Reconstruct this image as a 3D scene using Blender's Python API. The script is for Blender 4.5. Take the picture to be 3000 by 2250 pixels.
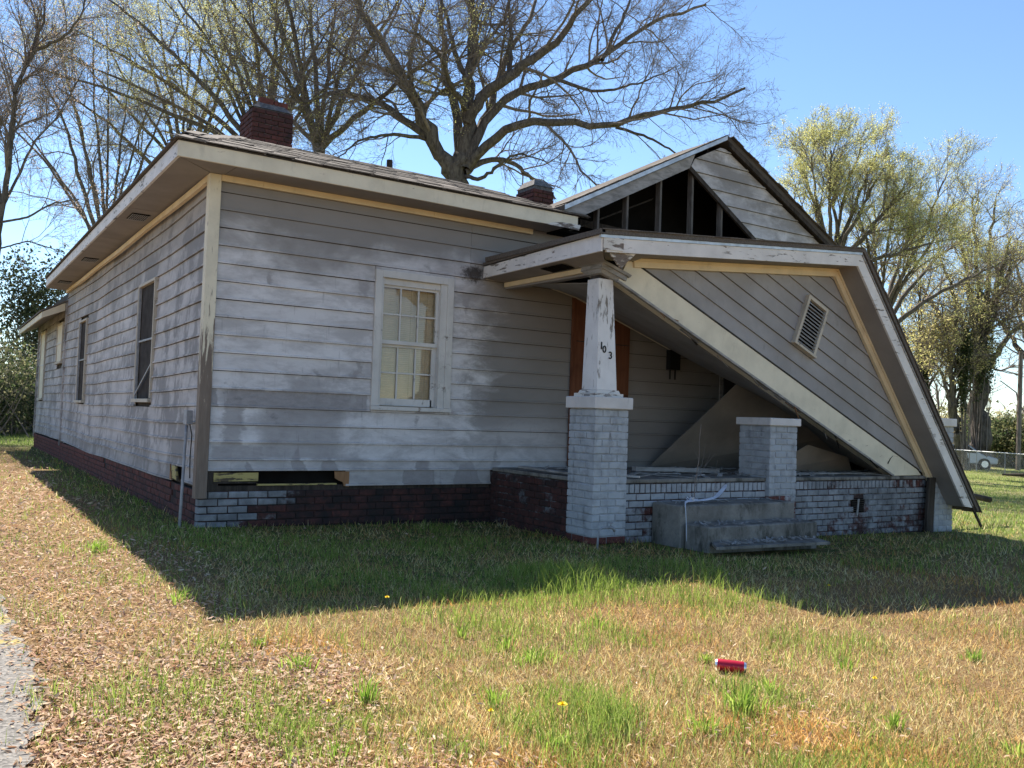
import bpy, math, random
import numpy as np
from mathutils import Matrix, Vector

random.seed(7)
rng = np.random.default_rng(7)
scene = bpy.context.scene
for o in list(bpy.data.objects):
    bpy.data.objects.remove(o)
COL = scene.collection

# ------------------------------------------------------------------ camera
cam = bpy.data.cameras.new('camera')
cam.sensor_width = 36.0
cam.lens = 2589.93 / 3000 * 36.0
cam.clip_start = 0.05
cam.clip_end = 2000
camo = bpy.data.objects.new('camera', cam)
COL.objects.link(camo)
right = Vector((0.83648808, -0.54688238, 0.03474704))
up = Vector((-0.04993644, -0.01292866, 0.99866871))
fwd = Vector((0.54570509, 0.83710962, 0.03812403))
CP = Vector((-2.3369, -9.4643, 1.25))
camo.matrix_world = Matrix(((right.x, up.x, -fwd.x, CP.x), (right.y, up.y, -fwd.y, CP.y),
                            (right.z, up.z, -fwd.z, CP.z), (0, 0, 0, 1)))
scene.camera = camo

# ------------------------------------------------------------------ sky, sun, exposure
SUN = Vector((0.40, 3.69, 3.88)).normalized()          # towards the sun
sun_el = math.asin(SUN.z)
sun_az = math.atan2(SUN.x, SUN.y)
w = bpy.data.worlds.new('World')
scene.world = w
w.use_nodes = True
nt = w.node_tree
nt.nodes.clear()
sky = nt.nodes.new('ShaderNodeTexSky')
sky.sky_type = 'NISHITA'
sky.sun_disc = False
sky.sun_elevation = sun_el
sky.sun_rotation = sun_az
sky.air_density = 1.0
sky.dust_density = 0.0
sky.ozone_density = 4.5
bg = nt.nodes.new('ShaderNodeBackground')
bg.inputs['Strength'].default_value = 0.080
wo = nt.nodes.new('ShaderNodeOutputWorld')
nt.links.new(sky.outputs[0], bg.inputs[0])
nt.links.new(bg.outputs[0], wo.inputs[0])
sl = bpy.data.lights.new('sun', 'SUN')
sl.energy = 5.0
sl.angle = math.radians(0.5)
sl.color = (1.0, 0.93, 0.83)
so = bpy.data.objects.new('sun', sl)
COL.objects.link(so)
so.rotation_euler = SUN.to_track_quat('Z', 'Y').to_euler()
so.location = (0, 10, 30)
scene.view_settings.view_transform = 'Standard'
scene.view_settings.look = 'None'
scene.view_settings.gamma = 1.0
scene.view_settings.use_curve_mapping = False
scene.view_settings.exposure = 1.36
scene.render.engine = 'CYCLES'


# ------------------------------------------------------------------ material helpers
class NB:
    """small node builder"""
    def __init__(s, name):
        s.m = bpy.data.materials.new(name)
        s.m.use_nodes = True
        s.t = s.m.node_tree
        s.t.nodes.clear()
        s.out = s.t.nodes.new('ShaderNodeOutputMaterial')
        s.geo = None

    def n(s, typ, **kw):
        nd = s.t.nodes.new(typ)
        for k, v in kw.items():
            setattr(nd, k, v)
        return nd

    def set(s, sock, v):
        if hasattr(v, 'links') or hasattr(v, 'is_linked'):
            s.t.links.new(v, sock)
        else:
            if isinstance(v, (tuple, list)) and len(v) == 3 and sock.type == 'RGBA':
                v = (*v, 1)
            sock.default_value = v

    def pos(s):
        if s.geo is None:
            s.geo = s.n('ShaderNodeNewGeometry')
        return s.geo.outputs['Position']

    def vec(s, scale=(1, 1, 1), src=None, rot=(0, 0, 0), loc=(0, 0, 0)):
        mp = s.n('ShaderNodeMapping')
        s.set(mp.inputs['Vector'], src or s.pos())
        mp.inputs['Scale'].default_value = scale
        mp.inputs['Rotation'].default_value = rot
        mp.inputs['Location'].default_value = loc
        return mp.outputs[0]

    def noise(s, scale, detail=4, rough=0.55, vec=None, dist=0.0):
        nd = s.n('ShaderNodeTexNoise')
        s.set(nd.inputs['Vector'], vec if vec is not None else s.pos())
        nd.inputs['Scale'].default_value = scale
        nd.inputs['Detail'].default_value = detail
        nd.inputs['Roughness'].default_value = rough
        nd.inputs['Distortion'].default_value = dist
        return nd.outputs['Fac']

    def math(s, op, a, b=0.0, c=None, clamp=False):
        nd = s.n('ShaderNodeMath', operation=op, use_clamp=clamp)
        s.set(nd.inputs[0], a)
        s.set(nd.inputs[1], b)
        if c is not None:
            s.set(nd.inputs[2], c)
        return nd.outputs[0]

    def ramp(s, v, lo, hi, a=0.0, b=1.0):
        nd = s.n('ShaderNodeMapRange')
        nd.interpolation_type = 'SMOOTHSTEP'
        s.set(nd.inputs[0], v)
        nd.inputs[1].default_value = lo
        nd.inputs[2].default_value = hi
        nd.inputs[3].default_value = a
        nd.inputs[4].default_value = b
        return nd.outputs[0]

    def mix(s, f, a, b, blend='MIX'):
        nd = s.n('ShaderNodeMix', data_type='RGBA', blend_type=blend)
        s.set(nd.inputs[0], f)
        s.set(nd.inputs[6], a)
        s.set(nd.inputs[7], b)
        return nd.outputs[2]

    def axis(s, i, src=None):
        sp = s.n('ShaderNodeSeparateXYZ')
        s.set(sp.inputs[0], src or s.pos())
        return sp.outputs[i]

    def rand(s):
        return s.n('ShaderNodeObjectInfo').outputs['Random']

    def ocol(s, i=0):
        oi = s.n('ShaderNodeObjectInfo')
        sp = s.n('ShaderNodeSeparateColor')
        s.t.links.new(oi.outputs['Color'], sp.inputs[0])
        return sp.outputs[i]

    def bump(s, h, strength=0.3, dist=0.01):
        nd = s.n('ShaderNodeBump')
        nd.inputs['Strength'].default_value = strength
        nd.inputs['Distance'].default_value = dist
        s.set(nd.inputs['Height'], h)
        return nd.outputs[0]

    def bsdf(s, col, rough=0.8, bump=None, spec=0.25, metal=0.0):
        b = s.n('ShaderNodeBsdfPrincipled')
        s.set(b.inputs['Base Color'], col)
        s.set(b.inputs['Roughness'], rough)
        b.inputs['Specular IOR Level'].default_value = spec
        b.inputs['Metallic'].default_value = metal
        if bump is not None:
            s.t.links.new(bump, b.inputs['Normal'])
        s.t.links.new(b.outputs[0], s.out.inputs[0])
        return s.m


M = {}


def mk_siding():
    b = NB('weathered_siding')
    # brushed, mostly horizontal chalking
    brush = b.noise(2.4, 8, .7, b.vec((.65, .65, 1.7)), .35)
    cloud = b.noise(1.15, 5, .6, b.vec((.8, .8, 1.5), loc=(5, 5, 5)), .4)
    blot = b.noise(1.7, 3, .45, b.vec((1.5, 1.5, .7), loc=(3, 1, 7)), .7)
    edge = b.noise(14, 6, .7, b.vec((.6, .6, 1.2)))
    drip = b.noise(3.2, 7, .7, b.vec((1.0, 1.0, .55)), .5)
    rnd = b.rand()
    x, y, z = b.axis(0), b.axis(1), b.axis(2)
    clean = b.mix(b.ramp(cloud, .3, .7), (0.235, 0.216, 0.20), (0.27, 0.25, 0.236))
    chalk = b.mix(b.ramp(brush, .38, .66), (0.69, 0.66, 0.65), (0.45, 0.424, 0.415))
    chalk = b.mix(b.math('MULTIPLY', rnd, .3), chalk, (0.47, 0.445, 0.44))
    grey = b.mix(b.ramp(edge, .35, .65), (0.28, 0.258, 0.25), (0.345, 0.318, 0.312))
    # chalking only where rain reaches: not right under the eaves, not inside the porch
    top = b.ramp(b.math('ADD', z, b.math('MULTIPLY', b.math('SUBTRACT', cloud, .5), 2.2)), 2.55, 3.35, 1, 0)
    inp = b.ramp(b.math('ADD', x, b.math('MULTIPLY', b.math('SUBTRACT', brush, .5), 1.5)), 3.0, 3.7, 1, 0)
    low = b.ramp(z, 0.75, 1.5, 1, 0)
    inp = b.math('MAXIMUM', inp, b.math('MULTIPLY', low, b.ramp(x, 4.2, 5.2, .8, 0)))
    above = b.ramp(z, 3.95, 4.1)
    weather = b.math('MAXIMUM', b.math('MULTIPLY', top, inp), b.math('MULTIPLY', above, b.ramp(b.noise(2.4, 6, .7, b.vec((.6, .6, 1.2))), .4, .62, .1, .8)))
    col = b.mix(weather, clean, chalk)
    # soft dull clouds
    soft = b.ramp(b.math('ADD', b.math('MULTIPLY', cloud, .75), b.math('MULTIPLY', edge, .25)), .50, .63)
    col = b.mix(b.math('MULTIPLY', b.math('MULTIPLY', soft, weather), .7), col, grey)
    # hard-edged bare patches, mostly low on the wall
    pat = b.math('ADD', b.math('MULTIPLY', blot, .8), b.math('ADD', b.math('MULTIPLY', edge, .16), b.math('MULTIPLY', rnd, .16)))
    lowz = b.ramp(z, 1.1, 1.75, .04, .13)
    pm = b.ramp(b.math('SUBTRACT', pat, lowz), .58, .62)
    col = b.mix(b.math('MULTIPLY', b.math('MULTIPLY', pm, weather), .85), col, grey)
    wx = b.math('ADD', x, b.math('MULTIPLY', b.math('SUBTRACT', edge, .5), .22))
    wz = b.math('ADD', z, b.math('MULTIPLY', b.math('SUBTRACT', edge, .5), .10))

    def rect(x0, x1, z0, z1, sx=.03):
        q = b.math('MULTIPLY', b.ramp(wx, x0 - sx, x0 + sx), b.ramp(wx, x1 - sx, x1 + sx, 1, 0))
        return b.math('MULTIPLY', q, b.math('MULTIPLY', b.ramp(wz, z0 - .02, z0 + .02), b.ramp(wz, z1 - .02, z1 + .02, 1, 0)))
    rows = b.math('ADD', .75, b.math('MULTIPLY', rnd, .35))
    hp = rect(.62, 1.55, .72, 1.44, .10)
    hp = b.math('MAXIMUM', hp, rect(.22, .42, .72, 1.36))
    hp = b.math('MAXIMUM', hp, rect(.20, 1.7, 1.26, 1.46, .12))
    hp = b.math('MAXIMUM', hp, rect(.12, .66, .70, .86))
    hp = b.math('MULTIPLY', hp, rows)
    front = b.ramp(y, .05, .06, 1, 0)
    col = b.mix(b.math('MULTIPLY', b.math('MULTIPLY', hp, front), .9), col, grey)
    left = b.ramp(x, 0.03, 0.06, 1, 0)
    pm2 = b.ramp(b.math('ADD', b.math('MULTIPLY', drip, .6), b.math('MULTIPLY', cloud, .42)), .48, .56)
    warm = b.mix(b.ramp(brush, .3, .7), (0.46, 0.42, 0.40), (0.35, 0.32, 0.305))
    col = b.mix(b.math('MULTIPLY', left, .7), col, warm)
    col = b.mix(b.math('MULTIPLY', b.math('MULTIPLY', pm2, left), .8), col, (0.215, 0.20, 0.195))
    # black mildew
    mil = b.ramp(b.noise(3.1, 7, .72, b.vec((.8, .8, 1.3), loc=(9, 2, 4))), .60, .76)
    col = b.mix(b.math('MULTIPLY', b.math('MULTIPLY', mil, weather), .65), col, (0.10, 0.10, 0.10))
    # short dark drips below each lap
    dr = b.ramp(b.noise(26, 4, .6, b.vec((1, 1, .10))), .60, .74)
    col = b.mix(b.math('MULTIPLY', b.math('MULTIPLY', dr, weather), .35), col, (0.16, 0.15, 0.145))
    # rot stain where the porch roof ran into the wall
    dx = b.math('SUBTRACT', x, 3.2)
    dz = b.math('SUBTRACT', z, 3.02)
    d2 = b.math('ADD', b.math('MULTIPLY', dx, dx), b.math('MULTIPLY', b.math('MULTIPLY', dz, dz), 3.0))
    st = b.ramp(b.math('ADD', d2, b.math('MULTIPLY', b.math('SUBTRACT', b.noise(11, 6, .7), .5), .16)), 0.0, .05, 1, 0)
    col = b.mix(b.math('MULTIPLY', st, .92), col, (0.045, 0.035, 0.03))
    # dirt splash at the foot of the wall
    low = b.ramp(b.math('ADD', z, b.math('MULTIPLY', b.math('SUBTRACT', blot, .5), .5)), .45, .78, .35, 0)
    col = b.mix(low, col, (0.22, 0.20, 0.18))
    fine = b.noise(70, 3, .6, b.vec((.25, .25, 1.4)))
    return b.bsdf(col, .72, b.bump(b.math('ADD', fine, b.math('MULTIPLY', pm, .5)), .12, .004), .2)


def mk_trim(name, c, peel=None, bare=(0.16, 0.12, 0.09), lowbare=None, stain=0.3, grain=(.3, .3, 1.5)):
    b = NB(name)
    n1 = b.noise(3, 5, .6)
    col = b.mix(b.ramp(n1, .3, .75), c, tuple(v * .82 for v in c))
    grime = b.ramp(b.noise(8, 6, .7, b.vec((1, 1, .35))), .55, .75)
    col = b.mix(b.math('MULTIPLY', grime, stain), col, tuple(v * .45 for v in c))
    bh = n1
    if peel is not None:
        fl = b.noise(17, 7, .68, b.vec(grain), .35)
        zone = b.noise(1.7, 4, .6)
        pk = b.ramp(b.math('ADD', fl, b.math('MULTIPLY', b.math('SUBTRACT', zone, .5), .42)), .71 - peel, .80 - peel)
        fib = b.noise(60, 3, .6, b.vec(grain))
        col = b.mix(pk, col, b.mix(fib, tuple(v * .5 for v in bare), tuple(min(1, v * 1.7) for v in bare)))
        bh = b.math('ADD', b.math('MULTIPLY', pk, -1), b.math('MULTIPLY', fib, .3))
    if lowbare is not None:
        z = b.axis(2)
        str_ = b.noise(22, 5, .7, b.vec((1.2, 1.2, .12)), .4)
        mm = b.ramp(b.math('ADD', b.math('MULTIPLY', b.math('SUBTRACT', str_, .5), 3.2), b.math('MULTIPLY', b.math('SUBTRACT', z, lowbare), .8)), -.25, .05, 1, 0)
        wood = b.mix(str_, (0.09, 0.06, 0.045), (0.30, 0.24, 0.19))
        col = b.mix(mm, col, wood)
        bh = mm
    return b.bsdf(col, .65, b.bump(bh, .35, .004), .25)


def mk_plain(name, c, rough=.8, var=.25, scale=6, spec=.25, metal=0.0, bump=.15):
    b = NB(name)
    n1 = b.noise(scale, 6, .6)
    col = b.mix(b.ramp(n1, .3, .7), tuple(v * (1 - var) for v in c), tuple(min(1, v * (1 + var)) for v in c))
    return b.bsdf(col, rough, b.bump(n1, bump, .01), spec, metal)


def mk_brick():
    b = NB('old_brick')
    r = b.rand()
    n1 = b.noise(22, 5, .65)
    red = b.mix(r, (0.175, 0.058, 0.045), (0.10, 0.040, 0.034))
    red = b.mix(b.ramp(n1, .45, .75), red, (0.045, 0.026, 0.024))
    red = b.mix(b.ramp(b.noise(6, 6, .7), .50, .70, 0, .8), red, (0.030, 0.027, 0.027))
    paint = b.mix(b.ramp(b.noise(9, 5, .6), .4, .7), (0.46, 0.48, 0.50), (0.33, 0.345, 0.36))
    paint = b.mix(b.math('MULTIPLY', r, .35), paint, (0.30, 0.31, 0.32))
    paint = b.mix(b.ramp(b.noise(5, 7, .75, b.vec((1, 1, .5), loc=(2, 8, 1))), .55, .75, 0, .7), paint, (0.10, 0.10, 0.095))
    wear = b.math('ADD', b.math('MULTIPLY', b.noise(3.2, 6, .68), .75), b.math('MULTIPLY', b.noise(17, 5, .65), .35))
    lvl = b.ocol(0)
    m = b.ramp(b.math('SUBTRACT', lvl, wear), -.07, .10, 0, .95)
    col = b.mix(m, red, paint)
    soot_shade = b.math('MULTIPLY', b.ocol(1), b.ramp(b.noise(4.2, 6, .7), .25, .60, .35, 1))
    col = b.mix(soot_shade, col, (0.022, 0.022, 0.022))  # near-black mix: soot and dirt, plus shade painted into the foundation
    return b.bsdf(col, .85, b.bump(b.math('ADD', n1, b.math('MULTIPLY', m, .4)), .35, .006), .15)


def mk_shingle():
    b = NB('asphalt_shingle')
    r = b.rand()
    n1 = b.noise(60, 4, .7)
    n2 = b.noise(2.5, 5, .6)
    col = b.mix(r, (0.075, 0.062, 0.052), (0.20, 0.17, 0.145))
    col = b.mix(b.ramp(n2, .4, .7, 0, .5), col, (0.13, 0.12, 0.105))
    col = b.mix(b.ramp(n1, .35, .7, 0, .6), col, (0.05, 0.043, 0.038))
    return b.bsdf(col, .93, b.bump(n1, .4, .004), .1)


def mk_wood(name, c0, c1, dirv=(1, 1, .1), rough=.85):
    b = NB(name)
    g = b.noise(16, 6, .65, b.vec(dirv), .5)
    col = b.mix(b.ramp(g, .3, .7), c0, c1)
    col = b.mix(b.ramp(b.noise(2.5, 5, .6), .5, .75, 0, .5), col, tuple(v * .4 for v in c0))
    return b.bsdf(col, rough, b.bump(g, .35, .004), .15)


def mk_concrete():
    b = NB('stained_concrete')
    n1 = b.noise(3, 7, .7)
    n2 = b.noise(40, 4, .6)
    col = b.mix(b.ramp(n1, .3, .7), (0.15, 0.138, 0.12), (0.27, 0.25, 0.22))
    col = b.mix(b.ramp(b.noise(5, 6, .7, b.vec((1, 1, .4), loc=(4, 4, 4))), .47, .68, 0, .85), col, (0.045, 0.043, 0.033))
    col = b.mix(b.ramp(n2, .5, .75, 0, .35), col, (0.09, 0.085, 0.08))
    return b.bsdf(col, .9, b.bump(b.math('ADD', n2, n1), .3, .006), .15)


def mk_attr(name, rough=.75, trans=.45, gloss=.2):
    b = NB(name)
    at = b.n('ShaderNodeAttribute', attribute_name='Col')
    df = b.n('ShaderNodeBsdfPrincipled')
    b.set(df.inputs['Base Color'], at.outputs['Color'])
    df.inputs['Roughness'].default_value = rough
    df.inputs['Specular IOR Level'].default_value = gloss
    tr = b.n('ShaderNodeBsdfTranslucent')
    b.set(tr.inputs[0], at.outputs['Color'])
    mx = b.n('ShaderNodeMixShader')
    mx.inputs[0].default_value = trans
    b.t.links.new(df.outputs[0], mx.inputs[1])
    b.t.links.new(tr.outputs[0], mx.inputs[2])
    b.t.links.new(mx.outputs[0], b.out.inputs[0])
    return b.m


def mk_ground():
    b = NB('lawn_soil')
    x = b.axis(0)
    y = b.axis(1)
    n1 = b.noise(.9, 6, .65)
    n2 = b.noise(55, 5, .75)
    n3 = b.noise(9, 5, .7)
    dry = b.mix(b.ramp(n2, .3, .7), (0.10, 0.055, 0.026), (0.36, 0.24, 0.125))
    green = b.mix(b.ramp(n2, .3, .7), (0.035, 0.055, 0.015), (0.11, 0.14, 0.045))
    far = b.ramp(b.math('ADD', b.math('SUBTRACT', x, b.math('MULTIPLY', y, -.25)), b.math('MULTIPLY', n1, 6)), 10, 17)
    g2 = b.ramp(n3, .5, .7, 0, .6)
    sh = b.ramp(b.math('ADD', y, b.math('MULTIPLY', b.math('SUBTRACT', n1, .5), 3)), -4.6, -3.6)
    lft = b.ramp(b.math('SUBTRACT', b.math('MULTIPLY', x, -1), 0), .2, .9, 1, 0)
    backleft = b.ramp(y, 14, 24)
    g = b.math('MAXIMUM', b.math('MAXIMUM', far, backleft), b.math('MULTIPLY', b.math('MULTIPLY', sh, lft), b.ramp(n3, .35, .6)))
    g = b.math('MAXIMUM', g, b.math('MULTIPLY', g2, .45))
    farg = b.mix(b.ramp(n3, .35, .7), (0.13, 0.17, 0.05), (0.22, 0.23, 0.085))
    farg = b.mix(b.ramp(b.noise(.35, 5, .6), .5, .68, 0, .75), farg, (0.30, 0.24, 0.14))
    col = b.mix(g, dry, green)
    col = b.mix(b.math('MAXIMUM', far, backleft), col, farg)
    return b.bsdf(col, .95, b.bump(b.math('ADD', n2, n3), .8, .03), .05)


def mk_asphalt():
    b = NB('worn_asphalt')
    v = b.n('ShaderNodeTexVoronoi')
    b.set(v.inputs['Vector'], b.pos())
    v.inputs['Scale'].default_value = 75
    n2 = b.noise(3, 6, .7)
    agg = b.mix(b.axis(0, v.outputs['Color']), (0.07, 0.066, 0.06), (0.27, 0.25, 0.225))
    col = b.mix(b.ramp(n2, .4, .7, 0, .6), agg, (0.16, 0.15, 0.135))
    x, y = b.axis(0), b.axis(1)
    nz = b.math('MULTIPLY', b.math('SUBTRACT', b.noise(9, 6, .7), .5), .13)
    for cx, cy, rr in [(-2.02, -4.25, .012), (-2.03, -3.62, .014), (-2.10, -3.25, .016), (-2.12, -1.55, .02)]:
        dx, dy = b.math('SUBTRACT', x, cx), b.math('MULTIPLY', b.math('SUBTRACT', y, cy), .6)
        d2 = b.math('ADD', b.math('ADD', b.math('MULTIPLY', dx, dx), b.math('MULTIPLY', dy, dy)), nz)
        col = b.mix(b.ramp(d2, rr * .2, rr, .75, 0), col, (0.36, 0.29, 0.07))
    return b.bsdf(col, .9, b.bump(v.outputs['Distance'], .5, .006), .2)


def mk_bark(name, c0, c1):
    b = NB(name)
    n1 = b.noise(10, 6, .7, b.vec((1, 1, .25)), .4)
    col = b.mix(b.ramp(n1, .3, .7), c0, c1)
    return b.bsdf(col, .95, b.bump(n1, .6, .03), .08)


def mk_glass():
    b = NB('window_glass')
    fr = b.n('ShaderNodeFresnel')
    fr.inputs[0].default_value = 1.5
    gl = b.n('ShaderNodeBsdfGlossy')
    gl.inputs['Roughness'].default_value = .03
    tr = b.n('ShaderNodeBsdfTransparent')
    tr.inputs[0].default_value = (.93, .92, .90, 1)
    mx = b.n('ShaderNodeMixShader')
    b.t.links.new(fr.outputs[0], mx.inputs[0])
    b.t.links.new(tr.outputs[0], mx.inputs[1])
    b.t.links.new(gl.outputs[0], mx.inputs[2])
    b.t.links.new(mx.outputs[0], b.out.inputs[0])
    return b.m


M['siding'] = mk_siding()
M['cream'] = mk_trim('cream_trim_paint', (0.74, 0.66, 0.50), .05, (0.26, .20, .14))
M['cream2'] = mk_trim('warm_cream_trim_paint', (0.76, 0.60, 0.38), .02, (0.28, .21, .14), stain=.35)
M['corner'] = mk_trim('peeling_corner_paint', (0.74, 0.66, 0.50), .10, (0.22, .17, .13), lowbare=2.1, grain=(1.4, 1.4, .25))
M['white'] = mk_trim('white_window_paint', (0.66, 0.63, 0.585), .10, (0.22, .19, .16), stain=.45, grain=(.5, .5, .5))
M['agedtrim'] = mk_trim('aged_cream_paint', (0.52, 0.46, 0.37), .10, (0.2, .17, .14), grain=(.6, .6, .4))
M['peel'] = mk_trim('peeling_white_paint', (0.74, 0.70, 0.66), .13, (0.17, .145, .12))
M['peelv'] = mk_trim('peeling_column_paint', (0.76, 0.735, 0.715), .13, (0.17, .145, .12), grain=(1.5, 1.5, .25))
M['peelhard'] = mk_trim('flaking_white_paint', (0.70, 0.66, 0.60), .25, (0.15, .12, .10))
M['soffit'] = mk_plain('taupe_soffit_paint', (0.265, 0.238, 0.218), .85, .1, 2)
M['ceil'] = mk_plain('grey_ceiling_board', (0.25, 0.235, 0.22), .85, .15, 2)
M['panel'] = mk_plain('brown_fibre_panel', (0.21, 0.183, 0.155), .85, .15, 2)
M['brick'] = mk_brick()
M['mortar'] = mk_plain('grey_mortar', (0.13, 0.12, 0.115), .95, .4, 20)
M['mortarw'] = mk_plain('painted_mortar', (0.34, 0.35, 0.36), .95, .45, 12)
M['shingle'] = mk_shingle()
M['roofdark'] = mk_plain('roofing_felt', (0.045, 0.04, 0.036), .95, .4, 14)
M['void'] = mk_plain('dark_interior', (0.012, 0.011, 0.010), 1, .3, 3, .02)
M['screen'] = mk_plain('dark_window_screen', (0.06, 0.054, 0.05), .95, .25, 5, .03)
M['greywood'] = mk_wood('weathered_grey_wood', (0.20, 0.19, 0.175), (0.36, 0.34, 0.32), (.3, .3, 1))
M['darkwood'] = mk_wood('dark_wet_wood', (0.03, 0.025, 0.02), (0.075, 0.06, 0.05))
M['studwood'] = mk_wood('old_stud_wood', (0.09, 0.078, 0.068), (0.19, 0.17, 0.15), (1, 1, .15))
M['ply'] = mk_wood('reddish_plywood', (0.125, 0.048, 0.026), (0.19, 0.078, 0.042))
M['brownwood'] = mk_wood('torn_brown_hardboard', (0.24, 0.125, 0.06), (0.36, 0.20, 0.10))
M['yellow'] = mk_trim('old_yellow_paint', (0.46, 0.37, 0.14), .20, (0.08, .06, .04))
M['concrete'] = mk_concrete()
M['ground'] = mk_ground()
M['asphalt'] = mk_asphalt()
M['ypaint'] = mk_plain('yellow_moss_patch', (0.46, 0.38, 0.06), .9, .4, 30)
M['grass'] = mk_attr('grass_blades', .7, .52, .25)
M['leaflit'] = mk_attr('dry_leaves', .75, .3, .12)
M['foliage'] = mk_attr('spring_leaves', .6, .62, .3)
M['bark'] = mk_bark('grey_oak_bark', (0.06, 0.05, 0.042), (0.17, 0.145, 0.12))
M['twig'] = mk_bark('brown_twig_bark', (0.13, 0.105, 0.092), (0.27, 0.225, 0.195))
M['metal'] = mk_plain('galvanised_metal', (0.42, 0.43, 0.44), .45, .15, 20, .5, .6)
M['greymetal'] = mk_plain('grey_painted_metal', (0.30, 0.30, 0.31), .6, .2, 12, .4, .1)
M['flash'] = mk_plain('pale_metal_flashing', (0.50, 0.53, 0.56), .4, .2, 9, .5, .4)
M['blackpaint'] = mk_plain('black_paint', (0.012, 0.012, 0.012), .5, .1, 9)
M['blind'] = mk_plain('cream_window_blind', (0.74, 0.62, 0.43), .6, .1, 4)
M['curtain'] = mk_plain('yellowed_shade', (0.60, 0.49, 0.31), .8, .2, 3)
M['glass'] = mk_glass()
M['redcan'] = mk_plain('red_can_print', (0.50, 0.012, 0.035), .28, .12, 9, .6, .35, 0)
M['alu'] = mk_plain('bare_aluminium', (0.75, 0.75, 0.76), .28, .05, 9, .6, .9, 0)
M['plastic'] = mk_plain('white_plastic_strip', (0.66, 0.68, 0.74), .45, .15, 14)
M['carpaint'] = mk_plain('silver_car_paint', (0.45, 0.47, 0.50), .3, .05, 3, .6, .3, 0)
M['rubber'] = mk_plain('black_rubber', (0.02, 0.02, 0.02), .8, .2, 9)
M['dand'] = mk_plain('dandelion_yellow', (0.85, 0.62, 0.01), .7, .15, 40)

# ------------------------------------------------------------------ object helpers
WM = {}
I4 = Matrix.Identity(4)


def link(o, parent=None, mw=I4):
    COL.objects.link(o)
    WM[o.name] = mw.copy()
    if parent is not None:
        o.parent = parent
        o.matrix_parent_inverse = WM[parent.name].inverted()
    o.matrix_basis = mw
    return o


def tag(o, label=None, cat=None, group=None, kind=None):
    if label:
        o['label'] = label
    if cat:
        o['category'] = cat
    if group:
        o['group'] = group
    if kind:
        o['kind'] = kind
    return o


def thing(name, loc, label, cat, group=None):
    o = bpy.data.objects.new(name, None)
    o.empty_display_size = .2
    link(o, None, Matrix.Translation(loc))
    return tag(o, label, cat, group)


def mesh(name, V, F, mat, smooth=False):
    me = bpy.data.meshes.new(name)
    me.from_pydata([tuple(v) for v in V], [], F)
    if mat is not None:
        me.materials.append(mat)
    if smooth:
        for p in me.polygons:
            p.use_smooth = True
    me.update()
    return me


def ob(name, V, F, mat, parent=None, smooth=False):
    return link(bpy.data.objects.new(name, mesh(name, V, F, mat, smooth)), parent)


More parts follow.
